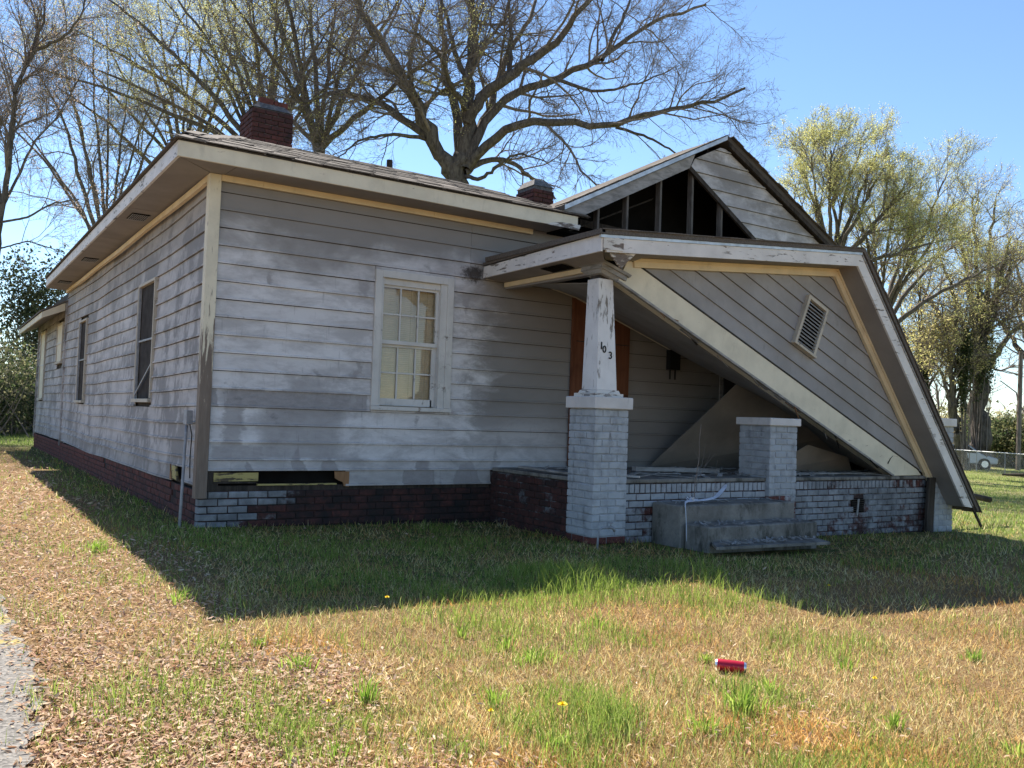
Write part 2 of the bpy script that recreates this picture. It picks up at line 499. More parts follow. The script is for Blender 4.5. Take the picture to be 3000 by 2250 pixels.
class MB:
    """collects solids into one mesh"""
    def __init__(s):
        s.V = []
        s.F = []

    def add(s, V, F):
        n = len(s.V)
        s.V += [tuple(v) for v in V]
        s.F += [tuple(i + n for i in f) for f in F]
        return s

    def box(s, a, b):
        x0, y0, z0 = (min(a[i], b[i]) for i in range(3))
        x1, y1, z1 = (max(a[i], b[i]) for i in range(3))
        return s.add([(x0, y0, z0), (x1, y0, z0), (x1, y1, z0), (x0, y1, z0), (x0, y0, z1), (x1, y0, z1), (x1, y1, z1), (x0, y1, z1)],
                     [(0, 3, 2, 1), (4, 5, 6, 7), (0, 1, 5, 4), (1, 2, 6, 5), (2, 3, 7, 6), (3, 0, 4, 7)])

    def bar(s, p0, p1, wv, hv):
        """beam from p0 to p1 with half vectors wv, hv"""
        p0, p1, wv, hv = (Vector(q) for q in (p0, p1, wv, hv))
        V = [p - wv - hv for p in (p0, p1)] + [p + wv - hv for p in (p0, p1)] + [p + wv + hv for p in (p0, p1)] + [p - wv + hv for p in (p0, p1)]
        return s.add(V, [(0, 1, 3, 2), (2, 3, 5, 4), (4, 5, 7, 6), (6, 7, 1, 0), (0, 2, 4, 6), (1, 7, 5, 3)])

    def prism(s, poly, d):
        """polygon (list of points) extruded by vector d"""
        n = len(poly)
        d = Vector(d)
        V = [Vector(p) for p in poly] + [Vector(p) + d for p in poly]
        return s.add(V, [tuple(range(n)), tuple(range(2 * n - 1, n - 1, -1))] + [(i, i + n, (i + 1) % n + n, (i + 1) % n) for i in range(n)])

    def tube(s, pts, r, k=8, cap=True):
        pts = [Vector(p) for p in pts]
        n = len(pts)
        rr = r if isinstance(r, (list, tuple)) else [r] * n
        V = []
        for i, p in enumerate(pts):
            t = (pts[min(i + 1, n - 1)] - pts[max(i - 1, 0)]).normalized()
            a = t.cross(Vector((.31, .17, .93))).normalized() if abs(t.z) < .95 else t.cross(Vector((1, .1, 0))).normalized()
            c = t.cross(a)
            for j in range(k):
                th = 2 * math.pi * j / k
                V.append(p + (a * math.cos(th) + c * math.sin(th)) * rr[i])
        F = [(i * k + j, i * k + (j + 1) % k, (i + 1) * k + (j + 1) % k, (i + 1) * k + j) for i in range(n - 1) for j in range(k)]
        if cap:
            F += [tuple(range(k - 1, -1, -1)), tuple((n - 1) * k + j for j in range(k))]
        return s.add(V, F)

    def lathe(s, prof, k=16, mat=I4):
        """profile [(r,z)] about z, transformed by mat"""
        V = [mat @ Vector((r * math.cos(2 * math.pi * j / k), r * math.sin(2 * math.pi * j / k), z)) for r, z in prof for j in range(k)]
        n = len(prof)
        F = [(i * k + j, i * k + (j + 1) % k, (i + 1) * k + (j + 1) % k, (i + 1) * k + j) for i in range(n - 1) for j in range(k)]
        return s.add(V, F)

    def build(s, name, mat, parent=None, smooth=False, bevel=0.0):
        o = ob(name, s.V, s.F, mat, parent, smooth)
        if bevel:
            md = o.modifiers.new('bevel', 'BEVEL')
            md.width = bevel
            md.segments = 1
            md.limit_method = 'ANGLE'
        return o


def box(name, a, b, mat, parent=None, bevel=0.0):
    return MB().box(a, b).build(name, mat, parent, bevel=bevel)


def gz(x, y):
    """height of the lawn: falls gently away to the right"""
    return (-0.019 * np.clip(x, 0, 38) - 0.006 * np.clip(y - 20, 0, 30) * 0
            + 0.02 * np.sin(x * 1.1 + 1.3) * np.cos(y * .9) * np.clip((-y - 2.5) / 2, 0, 1))


def gzf(x, y):
    return float(gz(np.array(x, float), np.array(y, float)))


# ------------------------------------------------------------------ ground
def build_ground():
    xs = np.unique(np.concatenate([np.linspace(-400, -20, 14), np.linspace(-20, 50, 141), np.linspace(50, 600, 16)]))
    ys = np.unique(np.concatenate([np.linspace(-120, -14, 8), np.linspace(-14, 30, 111), np.linspace(30, 700, 18)]))
    X, Y = np.meshgrid(xs, ys)
    Z = gz(X, Y)
    V = np.stack([X, Y, Z], -1).reshape(-1, 3)
    nx, ny = len(xs), len(ys)
    F = [(j * nx + i, j * nx + i + 1, (j + 1) * nx + i + 1, (j + 1) * nx + i) for j in range(ny - 1) for i in range(nx - 1)]
    o = ob('ground', V.tolist(), F, M['ground'], smooth=True)
    tag(o, kind='structure')
    # driveway edge, bottom left
    pts = [(-2.06, -8.8), (-1.99, -6.2), (-1.94, -5.7), (-1.92, -5.25), (-1.85, -4.9), (-1.88, -4.4), (-1.9, -3.8), (-1.93, -3.1), (-1.97, -2.2), (-2.1, 0), (-2.3, 4), (-2.4, 12)]
    V, F = [], []
    for i in range(len(pts) - 1):
        a, b2 = pts[i], pts[i + 1]
        for k in range(6):
            t = k / 6
            x = a[0] + (b2[0] - a[0]) * t + random.uniform(-.05, .05)
            y = a[1] + (b2[1] - a[1]) * t
            V += [(x, y, .012), (x - .12, y, .022), (-6.2, y, .03)]
    n = len(V) // 3
    for i in range(n - 1):
        for k in (0, 1):
            F.append((i * 3 + k, (i + 1) * 3 + k, (i + 1) * 3 + k + 1, i * 3 + k + 1))
    d = ob('driveway', V, F, M['asphalt'])
    tag(d, kind='structure')


build_ground()

# ------------------------------------------------------------------ bricks
BL, BH, BD = 0.200, 0.066, 0.095
BP, CP_ = 0.212, 0.0785
BRICKS = {}


def brick_mesh(L, H, D):
    key = (round(L, 3), round(H, 3), round(D, 3))
    if key not in BRICKS:
        BRICKS[key] = []
        for v in range(3):
            e = .006
            j = lambda: random.uniform(-.003, .003)
            V = [(0, 0, 0), (L, 0, 0), (L, 0, H), (0, 0, H),
                 (j(), -D + e, j()), (L + j(), -D + e, j()), (L + j(), -D + e, H + j()), (j(), -D + e, H + j()),
                 (e + j(), -D + j() * .5, e + j()), (L - e + j(), -D + j() * .5, e + j()), (L - e + j(), -D + j() * .5, H - e + j()), (e + j(), -D + j() * .5, H - e + j())]
            F = [(0, 1, 5, 4), (1, 2, 6, 5), (2, 3, 7, 6), (3, 0, 4, 7), (4, 5, 9, 8), (5, 6, 10, 9), (6, 7, 11, 10), (7, 4, 8, 11), (8, 9, 10, 11)]
            BRICKS[key].append(mesh('brick', V, F, M['brick']))
    return random.choice(BRICKS[key])


def brick_face(parent, o, u, nrm, length, courses, z0, paint, soot_shade=lambda s, z: 0, pitch=CP_, skip=None, off=0, maxn=10**9, stuff=None):
    """a face of running-bond bricks. o: left end (x,y); u: direction; nrm: outward normal; brick local -y = outward"""
    u = Vector((u[0], u[1], 0))
    nv = Vector((nrm[0], nrm[1], 0))
    cnt = 0
    rest = MB()
    for c in range(courses):
        z = z0 + c * pitch
        s = -((c + off) % 2) * BP / 2
        while s < length - .02:
            a, b2 = max(s, 0), min(s + BL, length)
            s += BP
            L = b2 - a
            if L < .03 or (skip and skip((a + b2) / 2, z)):
                continue
            me = brick_mesh(L, BH * pitch / CP_, BD)
            p = Vector((o[0], o[1], 0)) + u * a + nv * random.uniform(-.003, .004)
            mw = Matrix(((u.x, -nv.x, 0, p.x), (u.y, -nv.y, 0, p.y), (0, 0, 1, z), (0, 0, 0, 1)))
            if cnt >= maxn or (stuff and stuff((a + b2) / 2)):
                rest.add([mw @ v.co for v in me.vertices], [tuple(q.vertices) for q in me.polygons])
                continue
            br = bpy.data.objects.new('brick', me)
            link(br, parent, mw)
            br.color = (paint((a + b2) / 2, z), soot_shade((a + b2) / 2, z), 0, 1)
            cnt += 1
    if rest.V:
        r = rest.build('brickwork', M['brick'], parent)
        r['kind'] = 'stuff'
        r.color = (paint(length * .8, z0), .1, 0, 1)
    return cnt


# ------------------------------------------------------------------ the house
house = thing('wooden_house', (0, 0, 0), 'derelict grey clapboard house with cream trim and hipped shingle roof', 'house')

LINES = [.405, .58] + [.69 + .189 * k for k in range(16)]      # bottoms of the siding boards
LINES = [z for z in LINES if z < 3.66] + [3.70]


def board(name, parent, p0, p1, nrm, h, zoff=None, noff=None, seg=1, mat=None, cut0=0, cut1=0, lip=.025):
    """lap board along p0->p1 (bottom line), height h, outward nrm"""
    p0, p1, nrm = Vector(p0), Vector(p1), Vector(nrm)
    prof = [(-.006, h + .002), (0.002, h + .002), (.010, .030), (lip, .025), (lip, .006), (-.006, .010)]
    V, F = [], []
    k = len(prof)
    L = (p1 - p0).length
    for i in range(seg + 1):
        t = i / seg
        for d, z in prof:
            tt = t
            if cut0 or cut1:       # mitred ends: shift with height
                tt = t + ((1 - t) * cut0 + t * cut1) * (z / h) / L
            p = p0 + (p1 - p0) * tt
            dz = zoff(p) if zoff else 0
            dn = noff(p, z) if noff else 0
            V.append(p + nrm * (d + dn) + Vector((0, 0, z + dz)))
    for i in range(seg):
        for j in range(k):
            a, b2 = i * k + j, i * k + (j + 1) % k
            F.append((a, b2, b2 + k, a + k))
    F += [tuple(range(k)), tuple(seg * k + j for j in range(k - 1, -1, -1))]
    return ob(name, V, F, mat or M['siding'], parent)


def build_front_wall():
    # sheathing behind the boards, with the window opening
    m = MB()
    for a, b2, z0, z1 in [(0.0, 1.91, .58, 3.7), (2.90, 10.0, .58, 3.7), (1.91, 2.90, .58, 1.30), (1.91, 2.90, 2.90, 3.7)]:
        m.box((a, .012, z0), (b2, .14, z1))
    wall = m.build('front_wall', M['darkwood'], house)
    wx0, wx1, wz0, wz1 = 1.885, 2.925, 1.335, 2.925
    for i in range(len(LINES) - 1):
        z0, z1 = LINES[i], LINES[i + 1]
        h = z1 - z0
        spans = [(0.075, 9.9)]
        if i == 0:
            spans = [(1.62, 3.56)]
        if z1 > wz0 + .03 and z0 < wz1 - .02:
            spans = [(0.075, wx0), (wx1, 9.9)]
            if z0 < wz0:
                spans = [(0.075, wx0 + .002), (wx0 + .006, wx1 - .004, wz0 - z0 - .035), (wx1, 9.9)]
        for sp in spans:
            hh = sp[2] if len(sp) > 2 else h
            a, b2 = sp[0], sp[1]
            cuts = [a, b2]
            if b2 - a > 5:
                cuts = [a] + [c for c in (3.16 + .0 if z0 > 2.6 else 5.2, 3.16 + 3.9 if z0 > 2.6 else 7.4) if a + .5 < c < b2 - .5] + [b2]
            for q in range(len(cuts) - 1):
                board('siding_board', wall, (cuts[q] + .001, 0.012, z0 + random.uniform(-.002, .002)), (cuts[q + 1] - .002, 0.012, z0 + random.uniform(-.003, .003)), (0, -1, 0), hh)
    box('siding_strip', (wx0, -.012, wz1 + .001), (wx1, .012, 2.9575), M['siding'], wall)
    # torn end of the bottom board, exposed yellow planks and the dark gap
    MB().prism([(1.48, -.008, .575), (1.66, -.008, .575), (1.66, -.008, .40), (1.60, -.008, .41), (1.585, -.008, .455), (1.53, -.008, .475), (1.49, -.008, .50)], (0, .012, 0)).build('torn_board_end', M['brownwood'], wall)
    box('old_plank', (.15, .004, .475), (.62, .03, .565), M['yellow'], wall)
    MB().prism([(.15, .002, .452), (.62, .002, .452), (.60, .002, .462), (.4, .002, .474), (.15, .002, .470)], (0, .03, 0)).build('plank_splinter', M['darkwood'], wall)
    box('old_plank', (.62, .012, .425), (1.52, .06, .442), M['yellow'], wall)
    box('sill_beam', (.10, .03, .36), (3.56, .14, .425), M['darkwood'], wall)
    box('dark_gap', (.10, .10, .42), (3.75, .14, .60), M['void'], wall)
    box('post_foot', (.02, -.01, .37), (.13, .06, .56), M['darkwood'], wall)


def sagz(p):
    y = p.y
    return -.045 * math.sin(math.pi * min(max(y, 0), 12.2) / 12.2) * (1 + .3 * math.sin(y * .9)) + .004 * math.sin(y * 2.1 + .7) * min(1, y / 2)


def sagn(p, z):
    y, zz = p.y, p.z + z
    return .018 + .015 * math.sin(math.pi * min(max(y, 0), 12.2) / 12.2) * math.sin(zz * 1.1 + y * .35) + .0012 * math.sin(y * 2.3 + zz * 2)


def build_left_wall():
    m = MB()
    m.box((.06, .012, .38), (.2, 18.2, 3.7))
    wall = m.build('left_wall', M['darkwood'], house)
    wins = [(2.70, 3.83, 1.335, 2.925), (8.90, 9.90, 1.30, 2.86), (12.70, 13.75, 2.17, 3.06), (16.4, 17.5, 1.34, 3.10)]
    for i in range(len(LINES) - 1):
        z0, z1 = LINES[i], LINES[i + 1]
        h = z1 - z0
        for Y0, Y1, top in ((.075, 12.18, 9), (12.23, 18.2, 3.42)):
            if z0 > top:
                continue
            joints = [Y0]
            yy = Y0 + random.uniform(1.6, 4.2)
            while yy < Y1 - 1.0:
                joints.append(yy)
                yy += 3.66
            joints.append(Y1)
            segs = []
            for a, b2 in zip(joints[:-1], joints[1:]):
                parts = [(a, b2)]
                for (w0, w1, q0, q1) in wins:
                    if z1 > q0 + .03 and z0 < q1 - .02:
                        new = []
                        for (s, t) in parts:
                            if t <= w0 or s >= w1:
                                new.append((s, t))
                            else:
                                if s < w0:
                                    new.append((s, w0))
                                if t > w1:
                                    new.append((w1, t))
                        parts = new
                segs += parts
            for (a, b2) in segs:
                if b2 - a < .04:
                    continue
                if i == 0 and Y0 < 1:
                    if b2 < 1.6:
                        b2 = min(b2, .95)
                    elif a < 1.3:
                        if a < .9:
                            board('siding_board', wall, (0.05, .9, z0), (0.05, a, z0), (-1, 0, 0), h)
                        a = 1.28
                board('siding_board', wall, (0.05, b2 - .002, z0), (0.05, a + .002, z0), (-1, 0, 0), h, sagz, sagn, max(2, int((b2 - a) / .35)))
    # torn lap with the insulation showing
    MB().prism([(-.005, .96, .41), (-.005, 1.27, .43), (-.005, 1.24, .57), (-.005, 1.06, .575)], (.02, 0, 0)).build('torn_sheathing', M['yellow'], wall)
    MB().prism([(-.014, 1.2, .405), (-.014, 1.3, .40), (-.014, 1.29, .58), (-.014, 1.26, .50), (-.014, 1.23, .46)], (.012, 0, 0)).build('torn_board_end', M['brownwood'], wall)
    box('joint_trim', (-.012, 12.185, .30), (.05, 12.225, 3.45), M['siding'], wall)
    box('corner_trim', (-.012, 18.2, .28), (.08, 18.26, 3.42), M['siding'], wall)


def window(cx0, cx1, z0, z1, side, style, sillmat='white'):
    """side 'f': front wall, coordinate is x; 'l': left wall, coordinate is y (drawn from the outside)"""
    def P(s, d, z):         # s along, d outwards
        return (s, -d, z) if side == 'f' else (-d, s, z)

    def bx(s0, s1, d0, d1, q0, q1, name, mat, par, bev=0.0):
        return box(name, P(s0, d0, q0), P(s1, d1, q1), mat, par, bev)
    cw = .085 if side == 'f' else .038
    base = 0.012 if side == 'f' else -.03
    wn = MB()
    d0, d1 = -.05, (.028 if side == 'f' else .010)
    fr = M[sillmat]
    wn.box(P(cx0, d0, z0), P(cx0 + cw, d1, z1))
    wn.box(P(cx1 - cw, d0, z0), P(cx1, d1, z1))
    wn.box(P(cx0 + cw, d0, z1 - cw), P(cx1 - cw, d1, z1))
    root = wn.build('window', fr, house, bevel=.003)
    bx(cx0 - .01, cx1 + .01, -.05, .05 if side == 'f' else .035, z0 - .05, z0 - .002, 'sill', fr, root, .003)
    i0, i1, q0, q1 = cx0 + cw, cx1 - cw, z0, z1 - cw
    if style == 'six':
        # jambs, then two sashes
        for a, b2 in ((i0, i0 + .03), (i1 - .085, i1)):
            bx(a + .001, b2 - .001, -.09, .008, q0, q1, 'jamb', M['white'], root)
        a, b2 = i0 + .03, i1 - .085
        mid = (q0 + q1) / 2 - .02
        bx(a, b2, -.06, -.02, q1 - .075, q1 - .001, 'head_trim', M['white'], root)
        for lo, hi, dd, nm in ((mid, q1 - .075, -.045, 'upper'), (q0 + .008, mid, -.075, 'lower')):
            sm = MB()
            st = .035
            sm.box(P(a, dd - .035, lo), P(a + st * .3, dd, hi))
            sm.box(P(b2 - st - (.02 if nm == 'lower' else 0), dd - .035, lo), P(b2, dd, hi))
            bot = .085 if nm == 'lower' else .045
            sm.box(P(a + st * .3, dd - .035, lo), P(b2 - st, dd + (.012 if nm == 'upper' else 0), lo + bot))
            sm.box(P(a + st * .3, dd - .035, hi - .03), P(b2 - st, dd - .002, hi))
            sash = sm.build('sash', M['white'], root)
            g0, g1, h0, h1 = a + st * .3, b2 - st, lo + bot, hi - .03
            for k in (1, 2):
                s = g0 + (g1 - g0) * k / 3
                bx(s - .009, s + .009, dd - .03, dd - .005, h0, h1, 'muntin', M['white'], root)
            zc = (h0 + h1) / 2
            bx(g0, g1, dd - .028, dd - .007, zc - .009, zc + .009, 'muntin', M['white'], root)
            for k in range(3):
                for e in range(2):
                    bx(g0 + (g1 - g0) * k / 3 + .009, g0 + (g1 - g0) * (k + 1) / 3 - .009, dd - .022, dd - .018,
                       (h0, zc + .009)[e], (zc - .009, h1)[e], 'pane', M['glass'], root)
        bl = MB()
        n = 58
        for k in range(n):
            z = q0 + .08 + (q1 - q0 - .12) * k / n
            t = .006 * math.sin(k * 1.7)
            bl.bar(P(a - .01, -.130, z + t * .2), P(b2 + .01, -.130, z - t * .2), P(0, .002, .010) if side == 'f' else (0, 0, .01), P(0, .0035, -.002))
        bl.build('blind', M['blind'], root)
        bx(a - .03, b2 + .03, -.142, -.147, q0, q1, 'shade', M['curtain'], root)
        for s in (a + .06, a + .42, b2 - .12):
            bx(s, s + .003, -.121, -.124, q0 + .1, q1 - .1, 'blind_cord', M['curtain'], root)
    elif style == 'screen':
        bx(i0, i1, -.045, -.04, q0, q1, 'screen', M['screen'], root)
        zc = (q0 + q1) / 2 + .02
        bx(i0, i1, -.038, -.015, zc - .012, zc + .012, 'screen_bar', M['greymetal'], root)
        bx(i0, i0 + .03, -.03, .0, q0, q1, 'screen_frame', M['greymetal'], root)
        bx(i1 - .03, i1, -.03, .0, q0, q1, 'screen_frame', M['greymetal'], root)
        if cx0 < 5:
            MB().bar(P(i0 + .02, .0, q0 + .45), P(i1 - .02, .0, q0 + .05), P(0, .006, 0), P(0, 0, .012)).build('loose_screen_bar', M['greymetal'], root)
    else:
        bx(i0, i1, -.03, -.01, q0, q1, 'shutter_panel', M['cream'], root)
        bx(i0, i1, -.012, .004, (q0 + q1) / 2 - .02, (q0 + q1) / 2 + .02, 'meeting_rail', M['white'], root)
    return root


def build_trim():
    # corner board: two leaves
    m = MB()
    m.box((-.045, -.035, .30), (.078, .012, 3.70))
    m.box((-.045, .012, .30), (.05, .075, 3.70))
    m.build('corner_board', M['corner'], house, bevel=.004)
    for a, b2 in ((.08, .52), (.522, 2.6), (2.602, 4.05)):
        box('frieze_board', (a, -.045, 3.635), (b2 - .001, -.012, 3.70), M['cream2'], house)
    ys = [.078, 4.2, 8.0, 12.15]
    for a, b2 in zip(ys[:-1], ys[1:]):
        mm = MB()
        n = 12
        for i in range(n):
            y0, y1 = a + (b2 - a) * i / n, a + (b2 - a) * (i + 1) / n
            f = lambda y: .045 * math.sin(math.pi * y / 12.2) + .02 * math.sin(y * 1.5)
            mm.bar((-.012 - f(y0) * .7 - .01, y0, 3.665 - f(y0)), (-.012 - f(y1) * .7 - .01, y1 - (.002 if i == n - 1 else 0), 3.665 - f(y1)), (.022, 0, 0), (0, 0, .034))
        mm.build('frieze_board', M['cream2'], house)
    # soffit panels
    sf = ob('soffit', [(-.44, -.44, 3.735), (4.4, -.44, 3.735), (4.4, 0.05, 3.735), (.05, .05, 3.735), (.05, 12.15, 3.735), (-.44, 12.15, 3.735)],
            [(0, 3, 2, 1), (0, 5, 4, 3)], M['void'], house)
    zf = 3.702
    g = .009
    front = [(-.0, 0.0)]
    cuts = [0.0, 2.15, 4.2]
    MB().prism([(-.43, -.43, zf), (0.12, -.43, zf), (0.12 - .02, -.02, zf), (-.02, -.02, zf)], (0, 0, .02)).build('soffit_panel', M['soffit'], sf)
    for a, b2 in ((.12 + g, 2.45), (2.45 + g, 4.30)):
        MB().prism([(a, -.43, zf), (b2, -.43, zf), (b2, -.013, zf), (a - .02, -.013, zf)], (0, 0, .02)).build('soffit_panel', M['soffit'], sf)
    ys = [-.43, 2.35, 4.75, 7.2, 9.6, 11.3, 12.1]
    for i, (a, b2) in enumerate(zip(ys[:-1], ys[1:])):
        if i == 0:
            P = [(-.43, -.43 + g, zf), (-.03, -.01, zf), (-.03, b2 - g, zf), (-.43, b2 - g, zf)]
        else:
            P = [(-.43, a + g, zf), (-.03, a + g, zf), (-.03, b2 - g, zf), (-.43, b2 - g, zf)]
        MB().prism(P, (0, 0, .02)).build('soffit_panel', M['soffit'], sf)
    for y in (2.62, 6.9, 10.4):
        m = MB()
        m.box((-.34, y, zf - .012), (-.12, y + .40, zf - .002))
        v = m.build('soffit_vent', M['void'], sf)
        for k in range(9):
            x = -.33 + k * .0245
            box('vent_slat', (x, y + .01, zf - .02), (x + .007, y + .39, zf - .0125), M['greymetal'], sf)
        for yy in (y, y + .128, y + .264, y + .39):
            box('vent_rib', (-.34, yy, zf - .0225), (-.12, yy + .010, zf - .0205), M['greymetal'], sf)
    # fascia boards
    fz0, fz1 = 3.70, 3.872
    m = MB()
    m.prism([(-.465, -.465, fz0), (2.2, -.465, fz0), (3.7, -.465, fz0 - .01), (4.45, -.465, fz0 - .0), (4.45, -.465, fz1 - .012), (-.465, -.465, fz1)], (0, .03, 0))
    m.build('fascia_board', M['cream'], house)
    # rotten end
    MB().prism([(3.95, -.47, fz0 - .012), (4.47, -.47, fz0 - .02), (4.50, -.47, fz0 + .05), (4.2, -.47, fz0 + .045), (4.05, -.47, fz0 + .02)], (0, .012, 0)).build('rotten_fascia_end', M['peelhard'], house)
    m = MB()
    m.box((-.4655, -.434, fz0 + .002), (-.435, 11.75, fz1))
    m.build('fascia_board', M['peel'], house)
    # addition: rake, fascia and soffit
    m = MB()
    m.prism([(-.02, 12.25, 3.44), (-.47, 12.25, 3.20), (-.47, 12.25, 3.07), (-.02, 12.25, 3.27)], (0, .03, 0))
    m.build('rake_board', M['cream'], house)
    box('fascia_board', (-.47, 12.285, 3.075), (-.44, 18.6, 3.20), M['cream'], house)
    MB().prism([(-.44, 12.285, 3.09), (-.03, 12.285, 3.29), (-.03, 18.6, 3.29), (-.44, 18.6, 3.09)], (0, 0, .02)).build('addition_soffit', M['soffit'], house)


def shingle_mesh(wd, ht, th):
    V = [(0, 0, 0), (wd, 0, 0), (wd, ht, -.004), (0, ht, -.004), (0, 0, th), (wd, 0, th), (wd, ht, th * .5), (0, ht, th * .5)]
    return mesh('shingle', V, [(4, 5, 6, 7), (0, 1, 5, 4), (1, 2, 6, 5), (3, 0, 4, 7), (0, 3, 2, 1)], M['shingle'])


def build_roof():
    e, zt = -.47, 3.875
    A = (e, e, zt)
    B = (4.62, e, zt)
    Rr = (4.62 + 2.9, 3.0, zt + .338 * 3.47)
    L = (1.10, 3.0, zt + .338 * 3.47)
    zr = L[2]
    LB = (1.10, 11.8, zr)
    BL_ = (e, 11.8, zt)
    BRr = (7.5, 11.8, zr)
    E2 = (7.5, 11.9, 3.9)
    V = [A, (4.62, e, zt), (4.62, 3.0, zr), L, LB, BL_, BRr, (4.62, 11.8, zr)]
    th = -.022
    m = MB()
    m.prism([A, B, (4.62, 3.0, zr), L], (0, 0, th))
    m.prism([A, L, LB, BL_], (0, 0, th))
    m.prism([L, (4.62, 3.0, zr), (4.62, 11.8, zr), LB], (0, 0, th))
    roof = m.build('roof', M['roofdark'], house)
    # shingle tabs on the front slope
    sl_ = math.atan(.338)
    Ms = [shingle_mesh(.295, .30, .011), shingle_mesh(.295, .30, .009), shingle_mesh(.292, .29, .013)]
    rest = MB()
    cnt = 0
    expo = .135
    c = 0
    while True:
        dist = c * expo
        yy = e - .03 + dist * math.cos(sl_)
        zz = zt + .002 + (dist - .03) * math.sin(sl_)
        if yy > 2.85:
            break
        # left hip limit
        xl = e + (yy - e) * (1.10 - e) / (3.0 - e)
        x = xl - .05 + random.uniform(0, .05)
        while x < 4.45 - (.0 if c > 1 else .05):
            j = (random.uniform(-.004, .004), random.uniform(-.004, .006))
            if x < .45:
                j = (j[0], j[1] + random.uniform(-.0, .012))
            rx = sl_ + random.uniform(-.012, .012)
            mw = Matrix.Translation((x, yy + j[0], zz + j[1])) @ Matrix.Rotation(rx, 4, 'X') @ Matrix.Rotation(random.uniform(-.01, .01), 4, 'Y')
            me = random.choice(Ms)
            if cnt < 290:
                s = bpy.data.objects.new('shingle', me)
                link(s, roof, mw)
                cnt += 1
            else:
                rest.add([mw @ v.co for v in me.vertices], [tuple(p.vertices) for p in me.polygons])
            x += .302
        c += 1
    r = rest.build('shingle_courses', M['shingle'], roof)
    r['kind'] = 'stuff'
    # hip cap shingles, curling near the corner
    hipd = (Vector(L) - Vector(A)).normalized()
    s = 0.0
    i = 0
    while s < 3.4:
        p = Vector(A) + hipd * s + Vector((0, 0, .02 + (.035 if i in (2, 3) else .0) + random.uniform(0, .012)))
        q = p + hipd * .30 + Vector((0, 0, .012))
        wv = Vector((.13, -.02, -.012))
        wl = Vector((-.09, .06, -.055))
        V = [p, p + wv, q + wv, q, p + wl, q + wl]
        V2 = [v - Vector((0, 0, .012)) for v in V]
        ob('hip_shingle', V + V2, [(0, 1, 2, 3), (4, 0, 3, 5), (6, 9, 8, 7), (10, 11, 9, 6), (1, 0, 6, 7), (0, 4, 10, 6)], M['shingle'], roof)
        s += .15
        i += 1
    # drip edge of the left eave
    MB().box((-.50, -.49, 3.868), (-.44, 11.78, 3.885)).build('eave_shingles', M['shingle'], roof)
    # vent pipe stump
    MB().tube([(4.31, 5.0, 5.0), (4.30, 5.0, 5.80)], .055, 10).build('vent_pipe', M['darkwood'], roof)
    # addition roof
    MB().prism([(-.50, 12.24, 3.205), (-.50, 18.65, 3.205), (3.0, 18.65, 5.0), (3.0, 12.24, 5.0)], (0, 0, .035)).build('addition_roof', M['shingle'], house)
    # far walls close the box
    m = MB()
    m.box((.05, 11.9, 0), (10, 12.02, 3.7))
    m.box((9.9, .05, -.1), (10.0, 12, 3.7))
    m.box((0.06, 18.2, 0.0), (4.0, 18.3, 3.4))
    m.box((3.9, 12.1, 0.0), (4.0, 18.2, 3.4))
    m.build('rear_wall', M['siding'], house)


def build_chimney(x0, x1, y0, y1, z0, z1, shoulder, label, soot_shade):
    ch = box('chimney', (x0 + .02, y0 + .02, z0), (x1 - .02, y1 - .02, z1), M['mortar'], house)
    ch['label'] = label
    nc = int((z1 - z0) / CP_)
    sf = lambda s, z: soot_shade * min(1, max(0, (z - z0 - .9) / .5)) + .25
    kw = dict(paint=lambda s, z: -.6)
    brick_face(ch, (x0, y0 + BD * .0 + .09), (1, 0), (0, -1), x1 - x0, nc, z0, soot_shade=sf, **kw)
    brick_face(ch, (x0 + .09, y1), (0, -1), (-1, 0), y1 - y0, nc, z0, soot_shade=sf, off=1, **kw)
    brick_face(ch, (x1 - .09, y0), (0, 1), (1, 0), y1 - y0, nc, z0, soot_shade=sf, off=1, **kw)
    cx, cy = (x0 + x1) / 2, (y0 + y1) / 2
    hw, hd = (x1 - x0) / 2, (y1 - y0) / 2
    m = MB()
    f = .6
    V = [(cx + sx * hw, cy + sy * hd, z1) for sx, sy in ((-1, -1), (1, -1), (1, 1), (-1, 1))] + [(cx + sx * hw * f, cy + sy * hd * f, z1 + shoulder) for sx, sy in ((-1, -1), (1, -1), (1, 1), (-1, 1))]
    m.add(V, [(0, 1, 5, 4), (1, 2, 6, 5), (2, 3, 7, 6), (3, 0, 4, 7), (4, 5, 6, 7)])
    m.build('mortar_cap', M['mortar'], ch)
    return ch, cx, cy, hw * f, hd * f, z1 + shoulder


